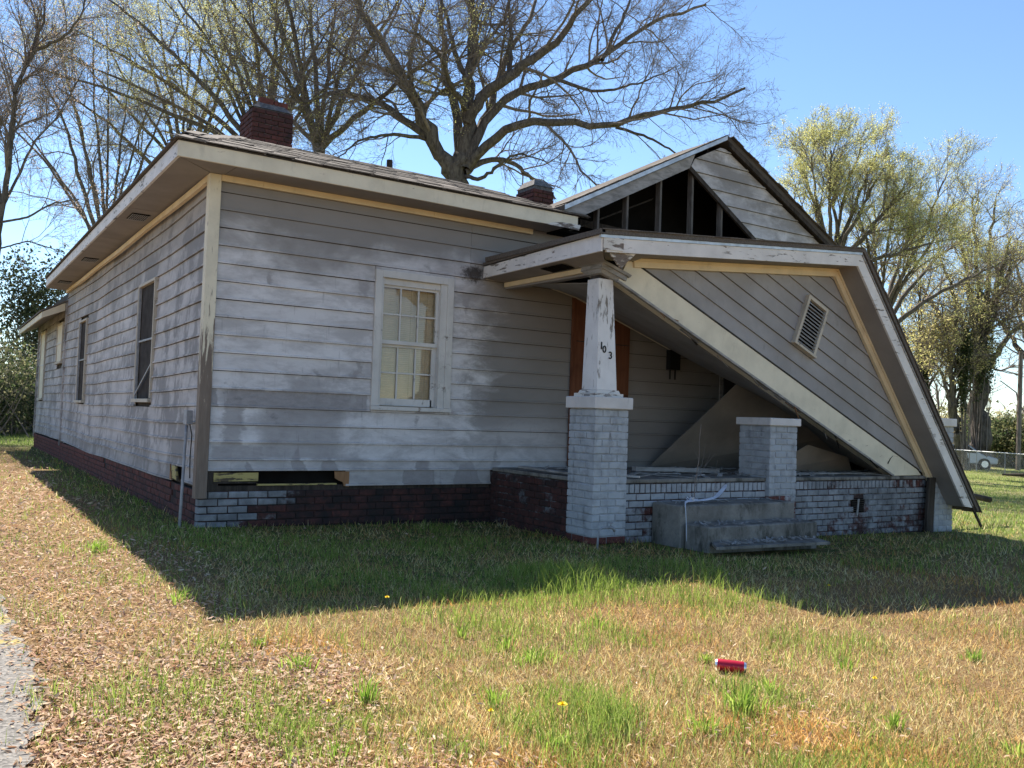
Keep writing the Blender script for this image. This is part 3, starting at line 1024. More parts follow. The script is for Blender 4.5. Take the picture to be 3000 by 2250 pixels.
def build_gable():
    ax, az, s = 7.2, 5.42, .51
    y0 = -.30
    g = MB()
    # dark attic box behind the hole
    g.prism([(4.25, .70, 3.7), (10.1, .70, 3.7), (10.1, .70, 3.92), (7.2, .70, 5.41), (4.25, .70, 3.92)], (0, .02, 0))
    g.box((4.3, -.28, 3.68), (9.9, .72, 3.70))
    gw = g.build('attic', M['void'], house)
    zs = [3.70 + .195 * k for k in range(9)]
    for k, z0 in enumerate(zs):
        z1 = min(z0 + .195, az - .10)
        if z1 - z0 < .05:
            continue

        def xl(z):
            return 6.40 + (4.95 - z) * 1.63 if z < 4.95 else ax - (az - .07 - z) / s

        def xr(z):
            return ax + (az - .07 - z) / s
        a0, a1, b0, b1 = xl(z0), xl(z1), xr(z0), xr(z1)
        if b0 - a0 < .05:
            continue
        h = z1 - z0
        board('siding_board', gw, (a0, y0, z0), (b0, y0, z0), (0, -1, 0), h, cut0=(a1 - a0), cut1=(b1 - b0))
    # backing of the remaining boards
    MB().prism([(6.52, y0 + .004, 4.95), (ax, y0 + .004, az - .12), (9.85, y0 + .004, 4.0), (9.85, y0 + .004, 3.7), (8.55, y0 + .004, 3.7)], (0, .02, 0)).build('sheathing', M['darkwood'], gw)
    # studs
    for x in (4.92, 5.42, 6.02, 6.63, 7.23):
        zt = az - abs(x - ax) * s - .12
        box('stud', (x, y0 + .03, 3.7), (x + .034, y0 + .12, zt), M['studwood'], gw)
    for x in (5.0, 5.7, 6.35, 7.0, 7.7, 8.4):
        zz = az - abs(x - ax) * s - .09
        MB().bar((x, -.2, zz), (x, .68, zz + .0), (.02, 0, 0), (0, 0, .06)).build('rafter', M['darkwood'], gw)
    MB().bar((4.7, .2, 3.78), (6.4, .35, 4.55), (.02, 0, .02), (0, .045, 0)).build('fallen_rafter', M['darkwood'], gw)
    MB().bar((5.2, .5, 4.05), (8.6, .45, 3.95), (0, .02, 0), (0, 0, .05)).build('ceiling_joist', M['darkwood'], gw)
    # torn edge battens
    MB().bar((6.42, y0 - .01, 4.97), (7.9, y0 - .01, 4.06), (.03, 0, .02), (0, .02, 0)).build('torn_edge', M['darkwood'], gw)
    # roof planes
    yr0, yr1 = -.40, .75
    roof = MB()
    th = .07
    for sg in (-1, 1):
        xe = ax + sg * 2.98
        ze = az - 2.98 * s
        roof.prism([(ax, yr0, az), (xe, yr0, ze), (xe, yr1, ze), (ax, yr1, az)], (0, 0, th))
    rr = roof.build('gable_roof', M['shingle'], house)
    # rake boards
    MB().prism([(ax - 2.98, yr0 + .03, az - 2.98 * s - .005), (ax - .62, yr0 + .03, az - .62 * s - .005), (ax - .72, yr0 + .03, az - .72 * s - .17), (ax - 2.80, yr0 + .03, az - 2.80 * s - .19)], (0, .03, 0)).build('rake_board', M['greywood'], house)
    MB().bar((ax - 2.92, yr0 - .006, az - 2.92 * s + .03), (ax - .02, yr0 - .006, az + .03), (0, .006, 0), (0, 0, .030)).build('metal_flashing', M['flash'], house)
    MB().bar((ax + .04, yr0 + .016, az - .05), (ax + 2.98, yr0 + .016, az - 2.98 * s - .03), (0, .012, 0), (0, 0, .035)).build('rake_board', M['darkwood'], house)
    # ragged shingle edge
    for i in range(26):
        t = i / 26
        x = ax + .05 + t * 2.9
        z = az - (x - ax) * s + .075
        mw = Matrix.Translation((x, yr0 - .03 - random.uniform(0, .03), z)) @ Matrix.Rotation(math.atan(s) + random.uniform(-.04, .04), 4, 'Y')
        o = bpy.data.objects.new('shingle', SHG)
        link(o, rr, mw)
    for i in range(24):
        x = ax - .12 - i * .12
        z = az - (ax - x) * s + .075
        mw = Matrix.Translation((x, yr0 - .02 - random.uniform(0, .015), z)) @ Matrix.Rotation(-math.atan(s) + random.uniform(-.05, .03), 4, 'Y')
        o = bpy.data.objects.new('shingle', SHG)
        link(o, rr, mw)


def build_foundation():
    m = MB()
    m.box((.022, .022, -.3), (3.65, .14, .37))
    m.box((.022, .14, -.3), (.14, 18.2, .37))
    fd = m.build('foundation', M['brick'], house)
    fd.color = (.34, .95, 0, 1)  # backing darkened too: part dirt, part shade put into the colour
    # painted towards the corner, bare red further along
    brick_face(fd, (-.0, .105), (1, 0), (0, -1), 3.58, 6, -.095, lambda s, z: (.90 if z > .02 else .6) - .55 * max(0, min(s, 1.4) - .30) - (.0 if z > .2 else .12 * (s > .6)) + random.uniform(-.08, .08),
               soot_shade=lambda s, z: .45 + .2 * random.random() + .3 * (s > .9))  # dark base of the wall: partly dirt, partly painted shade
    brick_face(fd, (.105, 18.2), (0, -1), (-1, 0), 18.1, 6, -.095, lambda s, z: .12 + random.uniform(-.1, .15), soot_shade=lambda s, z: .1 + .2 * random.random(),
               stuff=lambda s: s < 13.2, skip=lambda s, z: (z > .1 and abs(s - 17.05) < .1) or (z > .1 and abs(s - 1.0) < .1) or (z > .15 and abs(s - 12.1) < .12))


build_front_wall()
build_left_wall()
window(1.885, 2.925, 1.335, 2.925, 'f', 'six')
window(2.70, 3.83, 1.335, 2.925, 'l', 'screen', 'agedtrim')
window(8.90, 9.90, 1.30, 2.86, 'l', 'screen', 'agedtrim')
window(12.70, 13.75, 2.17, 3.06, 'l', 'panel', 'agedtrim')
window(16.4, 17.5, 1.34, 3.10, 'l', 'panel', 'agedtrim')
build_trim()
SHG = shingle_mesh(.125, .30, .012)
build_roof()
ch, cx, cy, hw, hd, zc = build_chimney(1.70, 2.36, 4.6, 5.3, 4.6, 6.10, .14, 'large dark red brick chimney with two loose bricks on top', .35)
for k, xx in enumerate((cx - .19, cx + .05)):
    o = bpy.data.objects.new('loose_brick', brick_mesh(.225, .10, .13))
    link(o, ch, Matrix.Translation((xx, cy - .1, zc - .02 - .02 * k)) @ Matrix.Rotation(.04, 4, 'Y'))
    o.color = (-.4, 0, 0, 1)
build_chimney(6.84, 7.30, 4.1, 4.7, 4.7, 5.62, .14, 'small brick chimney beside the gable roof', .5)
build_gable()
build_foundation()

# front door boarded with plywood, electric meter, porch window
dr = box('door', (4.80, -.045, .64), (5.74, -.022, 2.86), M['ply'], house)
box('door_casing', (4.74, -.05, .64), (4.798, -.012, 2.90), M['ply'], house)
for zz in (.9, 1.6, 2.3):
    box('plywood_nail_strip', (4.81, -.052, zz), (5.73, -.0455, zz + .012), M['darkwood'], dr)
mb = MB()
mb.box((6.46, -.10, 2.02), (6.66, -.02, 2.30))
mb.tube([(6.50, -.06, 2.02), (6.50, -.06, 1.88)], .012, 6)
mb.tube([(6.60, -.06, 2.02), (6.60, -.06, 1.88)], .012, 6)
mb.build('junction_box', M['blackpaint'], house)
pw = box('window', (7.55, -.03, 1.25), (8.5, -.015, 2.15), M['greywood'], house)
box('shutter', (7.62, -.05, 1.3), (7.98, -.031, 2.1), M['screen'], pw)
box('shutter', (8.05, -.05, 1.3), (8.42, -.031, 2.1), M['screen'], pw)

# ------------------------------------------------------------------ brick porch
porch = thing('brick_porch', (6.9, -2.0, -.1), 'raised brick porch base with flaking white paint under the fallen roof', 'porch')
FZ = .62
pm_ = MB()
pm_.box((3.577, -2.013, -.4), (10.2, .10, FZ - .05))
pbase = pm_.build('porch_base', M['brick'], porch)
pbase.color = (.52, .75, 0, 1)
box('porch_floor', (3.56, -2.03, FZ - .045), (10.25, -.03, FZ), M['concrete'], porch, .008)
# front: a rowlock course on top, running bond below
PB = .07
topz = FZ - .05 - .105
x = 4.02
rowm = [mesh('brick', *(lambda j: ([(0, 0, 0), (PB, 0, 0), (PB, 0, .1), (0, 0, .1), (.004, -.06, .004 + j), (PB - .005, -.06, .004), (PB - .004, -.06, .097), (.005, -.06, .096 - j)],
        [(4, 5, 6, 7), (0, 1, 5, 4), (1, 2, 6, 5), (2, 3, 7, 6), (3, 0, 4, 7)]))(j), M['brick']) for j in (0, .003)]
while x < 9.75:
    if not 6.24 < x < 6.83:
        o = bpy.data.objects.new('brick', random.choice(rowm))
        link(o, pbase, Matrix.Translation((x, -1.965 + random.uniform(-.003, .003), topz)))
        o.color = ((.72 if x < 6.3 else .70 - .04 * (x - 7)) + random.uniform(-.08, .08), .2 + (.3 if x > 7.0 else 0), 0, 1)
    x += PB + .009
nC = 7
brick_face(pbase, (4.0, -1.93), (1, 0), (0, -1), 2.3, nC, topz - nC * CP_, lambda s, z: (.80 if z > .25 else .58) + random.uniform(-.08, .08), soot_shade=lambda s, z: .2 + .2 * (z < .3))
brick_face(pbase, (6.78, -1.93), (1, 0), (0, -1), 3.0, nC + 1, topz - (nC + 1) * CP_, lambda s, z: (.82 - .03 * s if z > .22 else .60 + .12 * max(0, 1 - s)) + random.uniform(-.07, .07),
           soot_shade=lambda s, z: .50 + .15 * (s > 1.0), skip=lambda s, z: 1.22 < s < 1.50 and .10 < z < .31)
brick_face(pbase, (3.66, -.02), (0, -1), (-1, 0), 1.6, nC + 1, topz - nC * CP_ + .1 - CP_, lambda s, z: .38 + random.uniform(-.12, .12), soot_shade=lambda s, z: .7)
fv = MB()
fv.box((8.0, -2.019, .12), (8.28, -2.0135, .33))
fvo = fv.build('foundation_vent', M['void'], porch)
for k in range(7):
    box('vent_bar', (8.0, -2.030, .135 + k * .029), (8.28, -2.021, .141 + k * .029), M['darkwood'], fvo)
MB().bar((8.10, -2.04, .10), (8.13, -2.04, .32), (.014, 0, 0), (0, .006, 0)).build('vent_slip', M['greywood'], fvo)

# ------------------------------------------------------------------ brick pillars
def pillar(x0, x1, yf, yb, z0, z1, capt, label, paint, soot_shade):
    p = thing('brick_pillar', ((x0 + x1) / 2, (yf + yb) / 2, z0), label, 'pillar', 'brick pillars along the porch front')
    sh = box('shaft', (x0 + .009, yf + .009, z0), (x1 - .009, yb - .009, z1), M['brick'], p)
    sh.color = (.78, .15, 0, 1)
    n = int(round((z1 - z0) / .0785))
    pt = (z1 - z0) / n
    brick_face(sh, (x0, yf + .095), (1, 0), (0, -1), x1 - x0, n, z0, paint, soot_shade, pt)
    brick_face(sh, (x0 + .095, yb), (0, -1), (-1, 0), yb - yf, n, z0, paint, soot_shade, pt, off=1)
    brick_face(sh, (x1 - .095, yf), (0, 1), (1, 0), yb - yf, n, z0, paint, soot_shade, pt, off=1)
    brick_face(sh, (x1, yb - .095), (-1, 0), (0, 1), x1 - x0, n, z0, paint, soot_shade, pt)
    c = .035
    box('cap', (x0 - c, yf - c, z1), (x1 + c, yb + c, z1 + capt), M['peelcap'], p, .008)
    return p


M['peelcap'] = mk_trim('painted_concrete_cap', (0.66, 0.62, 0.59), .03, (.3, .28, .25), stain=.5)
pl1 = pillar(3.55, 4.01, -2.08, -1.62, -.06, 1.38, .13, 'tall painted brick pillar carrying the white tapered column numbered 103',
             lambda s, z: (1.05 if z > .18 else .80 if z > .02 else .35) + random.uniform(-.06, .06), lambda s, z: 0.0)
pillar(6.30, 6.80, -2.08, -1.58, -.14, 1.265, .095, 'short painted brick pillar right of the steps under the fallen beam',
       lambda s, z: (1.05 if z > .4 else .55) + random.uniform(-.08, .06), lambda s, z: .1)
pillar(9.84, 10.30, -2.08, -1.62, -.26, 1.345, .115, 'rightmost painted brick pillar half hidden behind the hanging eave',
       lambda s, z: .95 + random.uniform(-.1, .06), lambda s, z: .1)

# tapered wooden column standing on the first pillar
def frustum(m, cx, cy, z0, h0, cx1, cy1, z1, h1):
    V = [(cx + sx * h0, cy + sy * h0, z0) for sx, sy in ((-1, -1), (1, -1), (1, 1), (-1, 1))] + [(cx1 + sx * h1, cy1 + sy * h1, z1) for sx, sy in ((-1, -1), (1, -1), (1, 1), (-1, 1))]
    m.add(V, [(0, 3, 2, 1), (4, 5, 6, 7), (0, 1, 5, 4), (1, 2, 6, 5), (2, 3, 7, 6), (3, 0, 4, 7)])


ccx, ccy = 3.765, -1.86
m = MB()
frustum(m, ccx, ccy, 1.585, .137, ccx - .03, ccy, 2.80, .100)
column = m.build('tapered_column', M['peelv'], pl1, bevel=.004)
m = MB()
m.box((ccx - .20, ccy - .185, 1.511), (ccx + .19, ccy + .19, 1.548))
frustum(m, ccx, ccy, 1.549, .165, ccx, ccy, 1.584, .15)
m.build('column_base', M['peelhard'], pl1)
# splintered base moulding
MB().bar((ccx - .24, ccy - .05, 1.525), (ccx - .02, ccy - .205, 1.531), (.004, .012, 0), (0, 0, .012)).build('base_splinter', M['greywood'], pl1)

# house number 1 0 3 from strokes
def arc(cx, cz, rx, rz, a0, a1, n=12):
    return [(cx + rx * math.cos(math.radians(a0 + (a1 - a0) * i / n)), cz + rz * math.sin(math.radians(a0 + (a1 - a0) * i / n))) for i in range(n + 1)]


def strokes(name, lines, ox, oz, hw):
    m = MB()
    zc = oz
    fy = -1.86 - (.137 - (zc - 1.585) / 1.215 * .037) - .004
    for ln in lines:
        n = len(ln)
        V = []
        for i, (a, b2) in enumerate(ln):
            p, q = ln[max(0, i - 1)], ln[min(n - 1, i + 1)]
            dx, dz = q[0] - p[0], q[1] - p[1]
            L = math.hypot(dx, dz) or 1
            nx, nz = -dz / L * hw, dx / L * hw
            for sg in (-1, 1):
                V.append((ox + a + sg * nx, fy, oz + b2 + sg * nz))
            for sg in (-1, 1):
                V.append((ox + a + sg * nx, fy - .004, oz + b2 + sg * nz))
        F = []
        for i in range(n - 1):
            a = i * 4
            F += [(a + 2, a + 6, a + 7, a + 3), (a, a + 2, a + 6, a + 4), (a + 1, a + 5, a + 7, a + 3)]
        F += [(0, 1, 3, 2), ((n - 1) * 4, (n - 1) * 4 + 2, (n - 1) * 4 + 3, (n - 1) * 4 + 1)]
        m.add(V, F)
    m.build(name, M['blackpaint'], pl1)


strokes('numeral_one', [[(0, -.04), (0, .04)]], 3.677, 2.065, .008)
strokes('numeral_zero', [arc(0, 0, .019, .033, 0, 360, 20)], 3.717, 2.028, .007)
strokes('numeral_three', [arc(-.003, .017, .018, .0165, 150, -90, 10), arc(-.003, -.017, .021, .0185, 90, -150, 10)], 3.801, 1.968, .0065)

# capital, tipped with the beam
RA = math.radians(23)
cR = Matrix.Translation((ccx + .015, ccy, 2.865)) @ Matrix.Rotation(RA * .75, 4, 'Y')
m = MB()
for z0, z1, h0, h1 in ((-.055, -.02, .14, .17), (-.02, .03, .185, .185), (.03, .06, .205, .215)):
    mm = MB()
    frustum(mm, 0, 0, z0, h0, 0, 0, z1, h1)
    m.add([cR @ Vector(v) for v in mm.V], mm.F)
m.build('capital', M['greywood2'] if 'greywood2' in M else M['greywood'], pl1)
box('capital_block', (ccx - .10, ccy - .08, 2.795), (ccx + .07, ccy + .08, 2.85), M['darkwood'], pl1)

# ------------------------------------------------------------------ collapsed porch roof (rigid, turned 23 degrees about y)
proof = thing('collapsed_porch_roof', (6.9, -2.0, .62), 'collapsed porch gable roof tipped down to the right with cream beam and louvred vent', 'roof')
AX, AZ = 3.99, 3.05
cR_, sR_ = math.cos(RA), math.sin(RA)


def PR(u, y, wv):
    return Vector((AX + u * cR_ + wv * sR_, y, AZ - u * sR_ + wv * cR_))


TU, TW = 3.175, 1.69
yP = -2.0
# gable wall boards parallel to the fallen beam
gwall = MB().prism([PR(0, yP + .012, 0), PR(6.1, yP + .012, 0), PR(6.35, yP + .012, .05), PR(TU, yP + .012, TW)], (0, .05, 0)).build('gable_wall', M['darkwood'], proof)
k = 0
def mk_gable_paint():
    b = NB('grey_gable_paint')
    n1 = b.noise(1.3, 6, .65)
    n2 = b.noise(6, 6, .7, b.vec((1, 1, .5), rot=(0, .4, 0)))
    col = b.mix(b.ramp(n1, .3, .7), (0.265, 0.245, 0.228), (0.36, 0.338, 0.325))
    col = b.mix(b.math('MULTIPLY', b.rand(), .3), col, (0.33, 0.31, 0.30))
    col = b.mix(b.ramp(n2, .56, .75, 0, .55), col, (0.17, 0.155, 0.145))
    return b.bsdf(col, .75, b.bump(n2, .15, .004), .2)


M['gsiding'] = mk_gable_paint()
bz = 0.01
while bz < TW - .05:
    h = min(.192, TW - bz - .005)
    prof = [(-.006, h + .002), (.002, h + .002), (.010, .030), (.022, .025), (.022, .005), (-.004, .007)]
    V, F = [], []
    for e in (0, 1):
        for d, zz in prof:
            q = min(bz + zz, TW - .005)
            ua = q / TW * TU
            V.append(PR(ua if e == 0 else 6.35 - ua, yP + .012 - d, bz + zz))
    n = len(prof)
    for j in range(n):
        F.append((j, (j + 1) % n, n + (j + 1) % n, n + j))
    F += [tuple(range(n)), tuple(range(2 * n - 1, n - 1, -1))]
    jt = random.uniform(-.005, .005)
    V = [v + Vector((0, -random.uniform(0, .004), (jt if i < n else -jt) * .8)) for i, v in enumerate(V)]
    ob('siding_board', V, F, M['gsiding'], gwall)
    bz += .192
# the beam (wide cream board), split near its lower end
beam = MB().prism([PR(-.02, yP - .025, -.30), PR(5.50, yP - .025, -.30), PR(6.1, yP - .025, -.04), PR(5.98, yP - .025, -.005), PR(.0, yP - .025, -.005)], (0, .15, 0)).build('beam', M['cream'], proof, bevel=.004)
MB().bar(PR(-.05, yP - .04, -.315), PR(5.45, yP - .04, -.315), (0, .02, 0), tuple(PR(0, 0, .012) - PR(0, 0, 0))).build('beam_mould', M['greywood'], proof)
MB().bar(PR(.0, yP - .02, .004), PR(6.0, yP - .02, .004), (0, .012, 0), tuple(PR(0, 0, .009) - PR(0, 0, 0))).build('beam_flashing', M['darkwood'], proof)
MB().prism([PR(5.28, yP - .027, -.20), PR(5.31, yP - .027, -.12), PR(5.36, yP - .027, -.05), PR(5.325, yP - .027, -.12), PR(5.30, yP - .027, -.21)], (0, -.003, 0)).build('beam_crack', M['blackpaint'], proof)
for i in range(16):
    u0 = random.uniform(.6, 5.3)
    p0 = PR(u0, yP - random.uniform(-.08, .05), -.315)
    L_ = random.uniform(.06, .28)
    p1 = p0 + Vector((random.uniform(.3, 1) * L_, random.uniform(-.03, .03), -random.uniform(.15, .75) * L_))
    MB().bar(p0, p1, (.004, random.uniform(.006, .02), 0), (0, 0, .004)).build('beam_splinter', random.choice([M['greywood'], M['darkwood'], M['brownwood']]), proof)
# rakes
pit = math.atan2(TW, TU)
dL = Vector((math.cos(pit), math.sin(pit)))      # along left rake in (u,w)
nL = Vector((-math.sin(pit), math.cos(pit)))     # outward (up)
dRr = Vector((math.cos(pit), -math.sin(pit)))
nR = Vector((math.sin(pit), math.cos(pit)))
apex = Vector((TU, TW))


def rk(side, s, off, y):
    """s: distance from the apex down the rake; off: distance above the rake line"""
    if side == 'L':
        q = apex - dL * s + nL * off
    else:
        q = apex + dRr * s + nR * off
    # mitre at apex
    return PR(q.x, y, q.y)


def rkm(off):          # shift along rake so that both sides meet on the axis
    return -off * math.tan(pit)


def rake_strip(name, side, s1, o0, o1, y0, y1, mat, s1b=None):
    P = [rk(side, rkm(o0), o0, y0), rk(side, s1, o0, y0), rk(side, s1b if s1b is not None else s1, o1, y0), rk(side, rkm(o1), o1, y0)]
    return MB().prism(P, (0, y1 - y0, 0)).build(name, mat, proof)


LL = TU / math.cos(pit)
yF = -2.36
rake_strip('rake_trim', 'L', LL - .06, -.10, .0, yP - .05, yP - .008, M['cream2'])
rake_strip('rake_trim', 'L', LL - .02, -.03, .0, yP - .066, yP - .051, M['cream2'])
rake_strip('rake_trim', 'R', LL - .02, -.10, .0, yP - .05, yP - .008, M['cream2'])
rake_strip('rake_trim', 'R', LL + .02, -.03, .0, yP - .066, yP - .051, M['cream2'])
rake_strip('rake_soffit', 'L', LL + .30, .004, .02, yF + .03, yP + .02, M['soffit'])
rake_strip('rake_soffit', 'R', LL + .30, .004, .02, yF + .03, yP + .02, M['soffit'], LL + .5)
rake_strip('rake_fascia', 'L', LL + .58, .0, .145, yF, yF + .028, M['peelf'] if 'peelf' in M else M['peel'], LL + .62)
rake_strip('rake_fascia', 'R', LL + .47, .0, .145, yF, yF + .028, M['peel'], LL + .62)
rake_strip('drip_edge', 'L', LL + .66, .147, .178, yF - .012, yF + .02, M['flash'])
rake_strip('drip_edge', 'R', LL + .60, .147, .165, yF - .012, yF + .02, M['greywood'])
sl1 = rake_strip('roof_slope', 'L', LL + .68, .18, .235, yF - .03, -.12, M['shingle'])
sl2 = rake_strip('roof_slope', 'R', LL + .72, .18, .235, yF - .03, -.12, M['shingle'])
# ragged shingle ends along the rakes
for side, slope in (('L', sl1), ('R', sl2)):
    for i in range(35):
        s = .05 + i * .1235
        p = rk(side, s, .226, yF - .040 - random.uniform(0, .012))
        ang = (pit - RA) if side == 'L' else (-pit - RA)
        mw = Matrix.Translation(p) @ Matrix.Rotation(-ang + random.uniform(-.012, .012), 4, 'Y')
        link(bpy.data.objects.new('shingle', SHG), slope, mw)
# underside framing (rafters) so that the slopes have depth
for side in 'LR':
    for y in (-1.7, -1.2, -.7, -.25):
        MB().bar(rk(side, .1, .09, y), rk(side, LL + .3, .09, y), (0, .02, 0), tuple((rk(side, 0, .08, y) - rk(side, 0, 0, y)))).build('rafter', M['darkwood'], proof)
# splintered end pieces at the lower right
MB().bar(rk('R', LL + .40, .155, yF + .01), rk('R', LL + 1.0, .165, yF + .01), (0, .012, 0), tuple(rk('R', 0, .016, 0) - rk('R', 0, 0, 0))).build('splintered_lath', M['darkwood'], proof)
# level left eave: fascia, soffit, vents, frieze
MB().prism([(3.335, -2.35, 3.0), (3.335, -.02, 2.985), (3.335, -.02, 3.125), (3.335, -2.35, 3.175)], (.026, 0, 0)).build('eave_fascia', M['peel'], proof)
MB().prism([(3.315, -2.39, 3.19), (3.315, -.03, 3.135), (3.36, -.03, 3.135), (3.36, -2.39, 3.19)], (0, 0, .035)).build('eave_shingles', M['shingle'], proof)
MB().prism([(3.365, -2.34, 3.0), (3.67, -2.02, 2.945), (3.67, -.03, 2.955), (3.365, -.03, 2.985)], (0, 0, .012)).build('eave_soffit', M['soffit'], proof)
MB().prism([(3.36, -2.34, 3.02), (3.67, -2.02, 2.99), (4.05, -2.02, 3.02), (4.05, -2.34, 3.06)], (0, 0, .01)).build('corner_soffit', M['soffit'], proof)
for kx in range(3):
    y0_ = -1.15 - kx * .145
    o = MB().prism([(3.42, y0_, 2.9745), (3.60, y0_, 2.955), (3.60, y0_ - .125, 2.955), (3.42, y0_ - .125, 2.9745)], (0, 0, -.006)).build('eave_vent', M['void'], proof)
MB().bar((3.66, -.05, 2.925), (3.66, -2.0, 2.915), (.03, 0, 0), (0, 0, .028)).build('eave_frieze', M['cream2'], proof)
MB().bar((3.70, -.05, 2.905), (3.72, -1.98, 2.89), (.05, 0, 0), (0, 0, .03)).build('eave_beam', M['soffit'], proof)
# rotten board hanging off the corner
MB().prism([(3.46, -2.33, 3.02), (3.86, -2.33, 3.06), (3.72, -2.31, 2.93), (3.66, -2.30, 2.865), (3.60, -2.31, 2.90)], (0, .02, 0)).build('rotten_corner_board', M['peelhard'], proof)
MB().prism([(3.365, -2.35, 3.02), (3.62, -2.362, 3.03), (3.62, -2.362, 3.16), (3.365, -2.35, 3.17)], (0, -.014, 0)).build('rotten_fascia_end', M['peelhard'], proof)
# ceiling: twisted sheet between the beam and the wall
nu, nv = 14, 6
back = [(3.72, 2.96), (4.32, 2.99), (4.78, 2.90), (5.64, 2.61), (6.57, 2.30), (7.57, 2.11), (8.4, 1.75), (9.3, 1.2)]
V, F = [], []
for i in range(nu + 1):
    t = i / nu
    q = PR(.0 + t * 5.6, yP + .13, -.29)
    f = t * (len(back) - 1)
    j = min(int(f), len(back) - 2)
    f -= j
    bx_, bz_ = back[j][0] * (1 - f) + back[j + 1][0] * f, back[j][1] * (1 - f) + back[j + 1][1] * f
    for e in range(nv + 1):
        s = e / nv
        V.append((q.x * (1 - s) + bx_ * s, q.y * (1 - s) - .06 * s, q.z * (1 - s) + bz_ * s - .05 * math.sin(math.pi * s) * t))
for i in range(nu):
    for e in range(nv):
        a = i * (nv + 1) + e
        F.append((a, a + 1, a + nv + 2, a + nv + 1))
co = ob('porch_ceiling', V, F, M['ceil'], proof)
sm_ = co.modifiers.new('solid', 'SOLIDIFY')
sm_.thickness = .012
sm_.offset = 1
mm = MB()
for a, b2 in zip(back[1:-1], back[2:]):
    mm.bar((a[0], -.065, a[1] - .01), (b2[0], -.065, b2[1] - .01), (0, .02, 0), (0, 0, .016))
mm.build('ceiling_trim', M['cream'], proof)
MB().prism([(5.85, -1.55, 2.17), (6.45, -1.75, 1.86), (6.4, -1.6, 1.98), (5.9, -1.1, 2.27)], (0, 0, -.01)).build('ceiling_sheet_edge', M['ceil'], proof)

# vent in the gable
vu, vw = 3.03, .77
vent = MB()
hw_, hh_ = .215, .335


def VP(a, b2, y):
    return PR(vu + a, y, vw + b2)


vent.prism([VP(-hw_, -hh_, yP - .06), VP(-hw_ + .042, -hh_, yP - .06), VP(-hw_ + .042, hh_, yP - .06), VP(-hw_, hh_, yP - .06)], (0, .07, 0))
vent.prism([VP(hw_ - .042, -hh_, yP - .06), VP(hw_, -hh_, yP - .06), VP(hw_, hh_, yP - .06), VP(hw_ - .042, hh_, yP - .06)], (0, .07, 0))
vent.prism([VP(-hw_ + .042, hh_ - .042, yP - .06), VP(hw_ - .042, hh_ - .042, yP - .06), VP(hw_ - .042, hh_, yP - .06), VP(-hw_ + .042, hh_, yP - .06)], (0, .07, 0))
vent.prism([VP(-hw_ - .015, -hh_ - .03, yP - .075), VP(hw_ + .015, -hh_ - .03, yP - .075), VP(hw_ + .015, -hh_, yP - .075), VP(-hw_ - .015, -hh_, yP - .075)], (0, .085, 0))
vo = vent.build('gable_vent', M['agedtrim'], proof)
MB().prism([VP(-hw_ + .042, -hh_, yP - .012), VP(hw_ - .042, -hh_, yP - .012), VP(hw_ - .042, hh_ - .042, yP - .012), VP(-hw_ + .042, hh_ - .042, yP - .012)], (0, .004, 0)).build('vent_back', M['void'], vo)
for i in range(13):
    b0 = -hh_ + .02 + i * .046
    P = [VP(-hw_ + .043, b0, yP - .052), VP(hw_ - .043, b0, yP - .052), VP(hw_ - .043, b0 + .034, yP - .018), VP(-hw_ + .043, b0 + .034, yP - .018)]
    MB().prism(P, tuple(VP(0, .009, 0) - VP(0, 0, 0))).build('louvre_slat', M['greywood'], vo)

# ------------------------------------------------------------------ debris on and round the porch
o = MB().prism([(6.12, -.10, FZ + .01), (7.0, -1.02, 1.93), (9.0, -1.15, 1.15), (9.5, -.85, FZ + .01)], (.0, .015, .0)).build('fallen_ceiling_panel', M['panel'])
tag(o, 'brown ceiling panel leaning on the porch floor behind the fallen beam', 'panel')
o = MB().prism([(7.0, -1.30, FZ + .01), (7.75, -1.5, 1.02), (8.7, -1.45, .85), (9.0, -1.3, FZ + .01)], (0, .015, 0)).build('fallen_ceiling_panel', M['panel'])
tag(o, 'small broken panel lying right of the short pillar', 'panel')


def plank(name, p0, p1, wv, hv, mat, label, cat='plank'):
    o = MB().bar(p0, p1, wv, hv).build(name, mat, None, bevel=.003)
    tag(o, label, cat, 'loose boards on the porch')
    return o


plank('loose_plank', (3.60, -.62, FZ + .045), (3.66, -1.60, FZ + .03), (.045, 0, 0), (0, 0, .012), M['greywood'], 'thin grey board lying on the porch edge left of the tall pillar')
plank('loose_plank', (5.05, -1.0, FZ + .045), (6.15, -1.36, FZ + .04), (.0, .04, .0), (0, 0, .028), M['greywood'], 'pale timber lying across the porch floor behind the weeds')
plank('loose_plank', (3.95, -1.4, FZ + .02), (4.32, -1.94, FZ + .015), (.012, .012, 0), (0, 0, .010), M['white'], 'short white slat of a broken frame beside the tall pillar')
plank('loose_plank', (4.30, -1.55, FZ + .02), (4.33, -1.92, FZ + .016), (.014, .0, 0), (0, 0, .010), M['white'], 'second white slat meeting the first at a corner')
plank('loose_plank', (7.0, -1.6, FZ + .02), (9.0, -1.72, FZ + .02), (0, .05, 0), (0, 0, .012), M['greywood'], 'long grey board flat on the porch floor under the beam')
plank('charred_board', (9.66, -2.10, -.22), (9.72, -2.10, .60), (.085, 0, 0), (0, .02, 0), M['darkwood'], 'dark upright board between the porch wall and the rightmost pillar')
o = MB().tube([(10.35, -1.35, .52), (11.4, -1.42, .32), (12.42, -1.48, .165), (12.45, -1.482, .16)], [.05, .05, .05, .025], 8).build('broken_timber', M['darkwood'])
tag(o, 'dark broken timber poking out past the right end of the porch', 'timber')

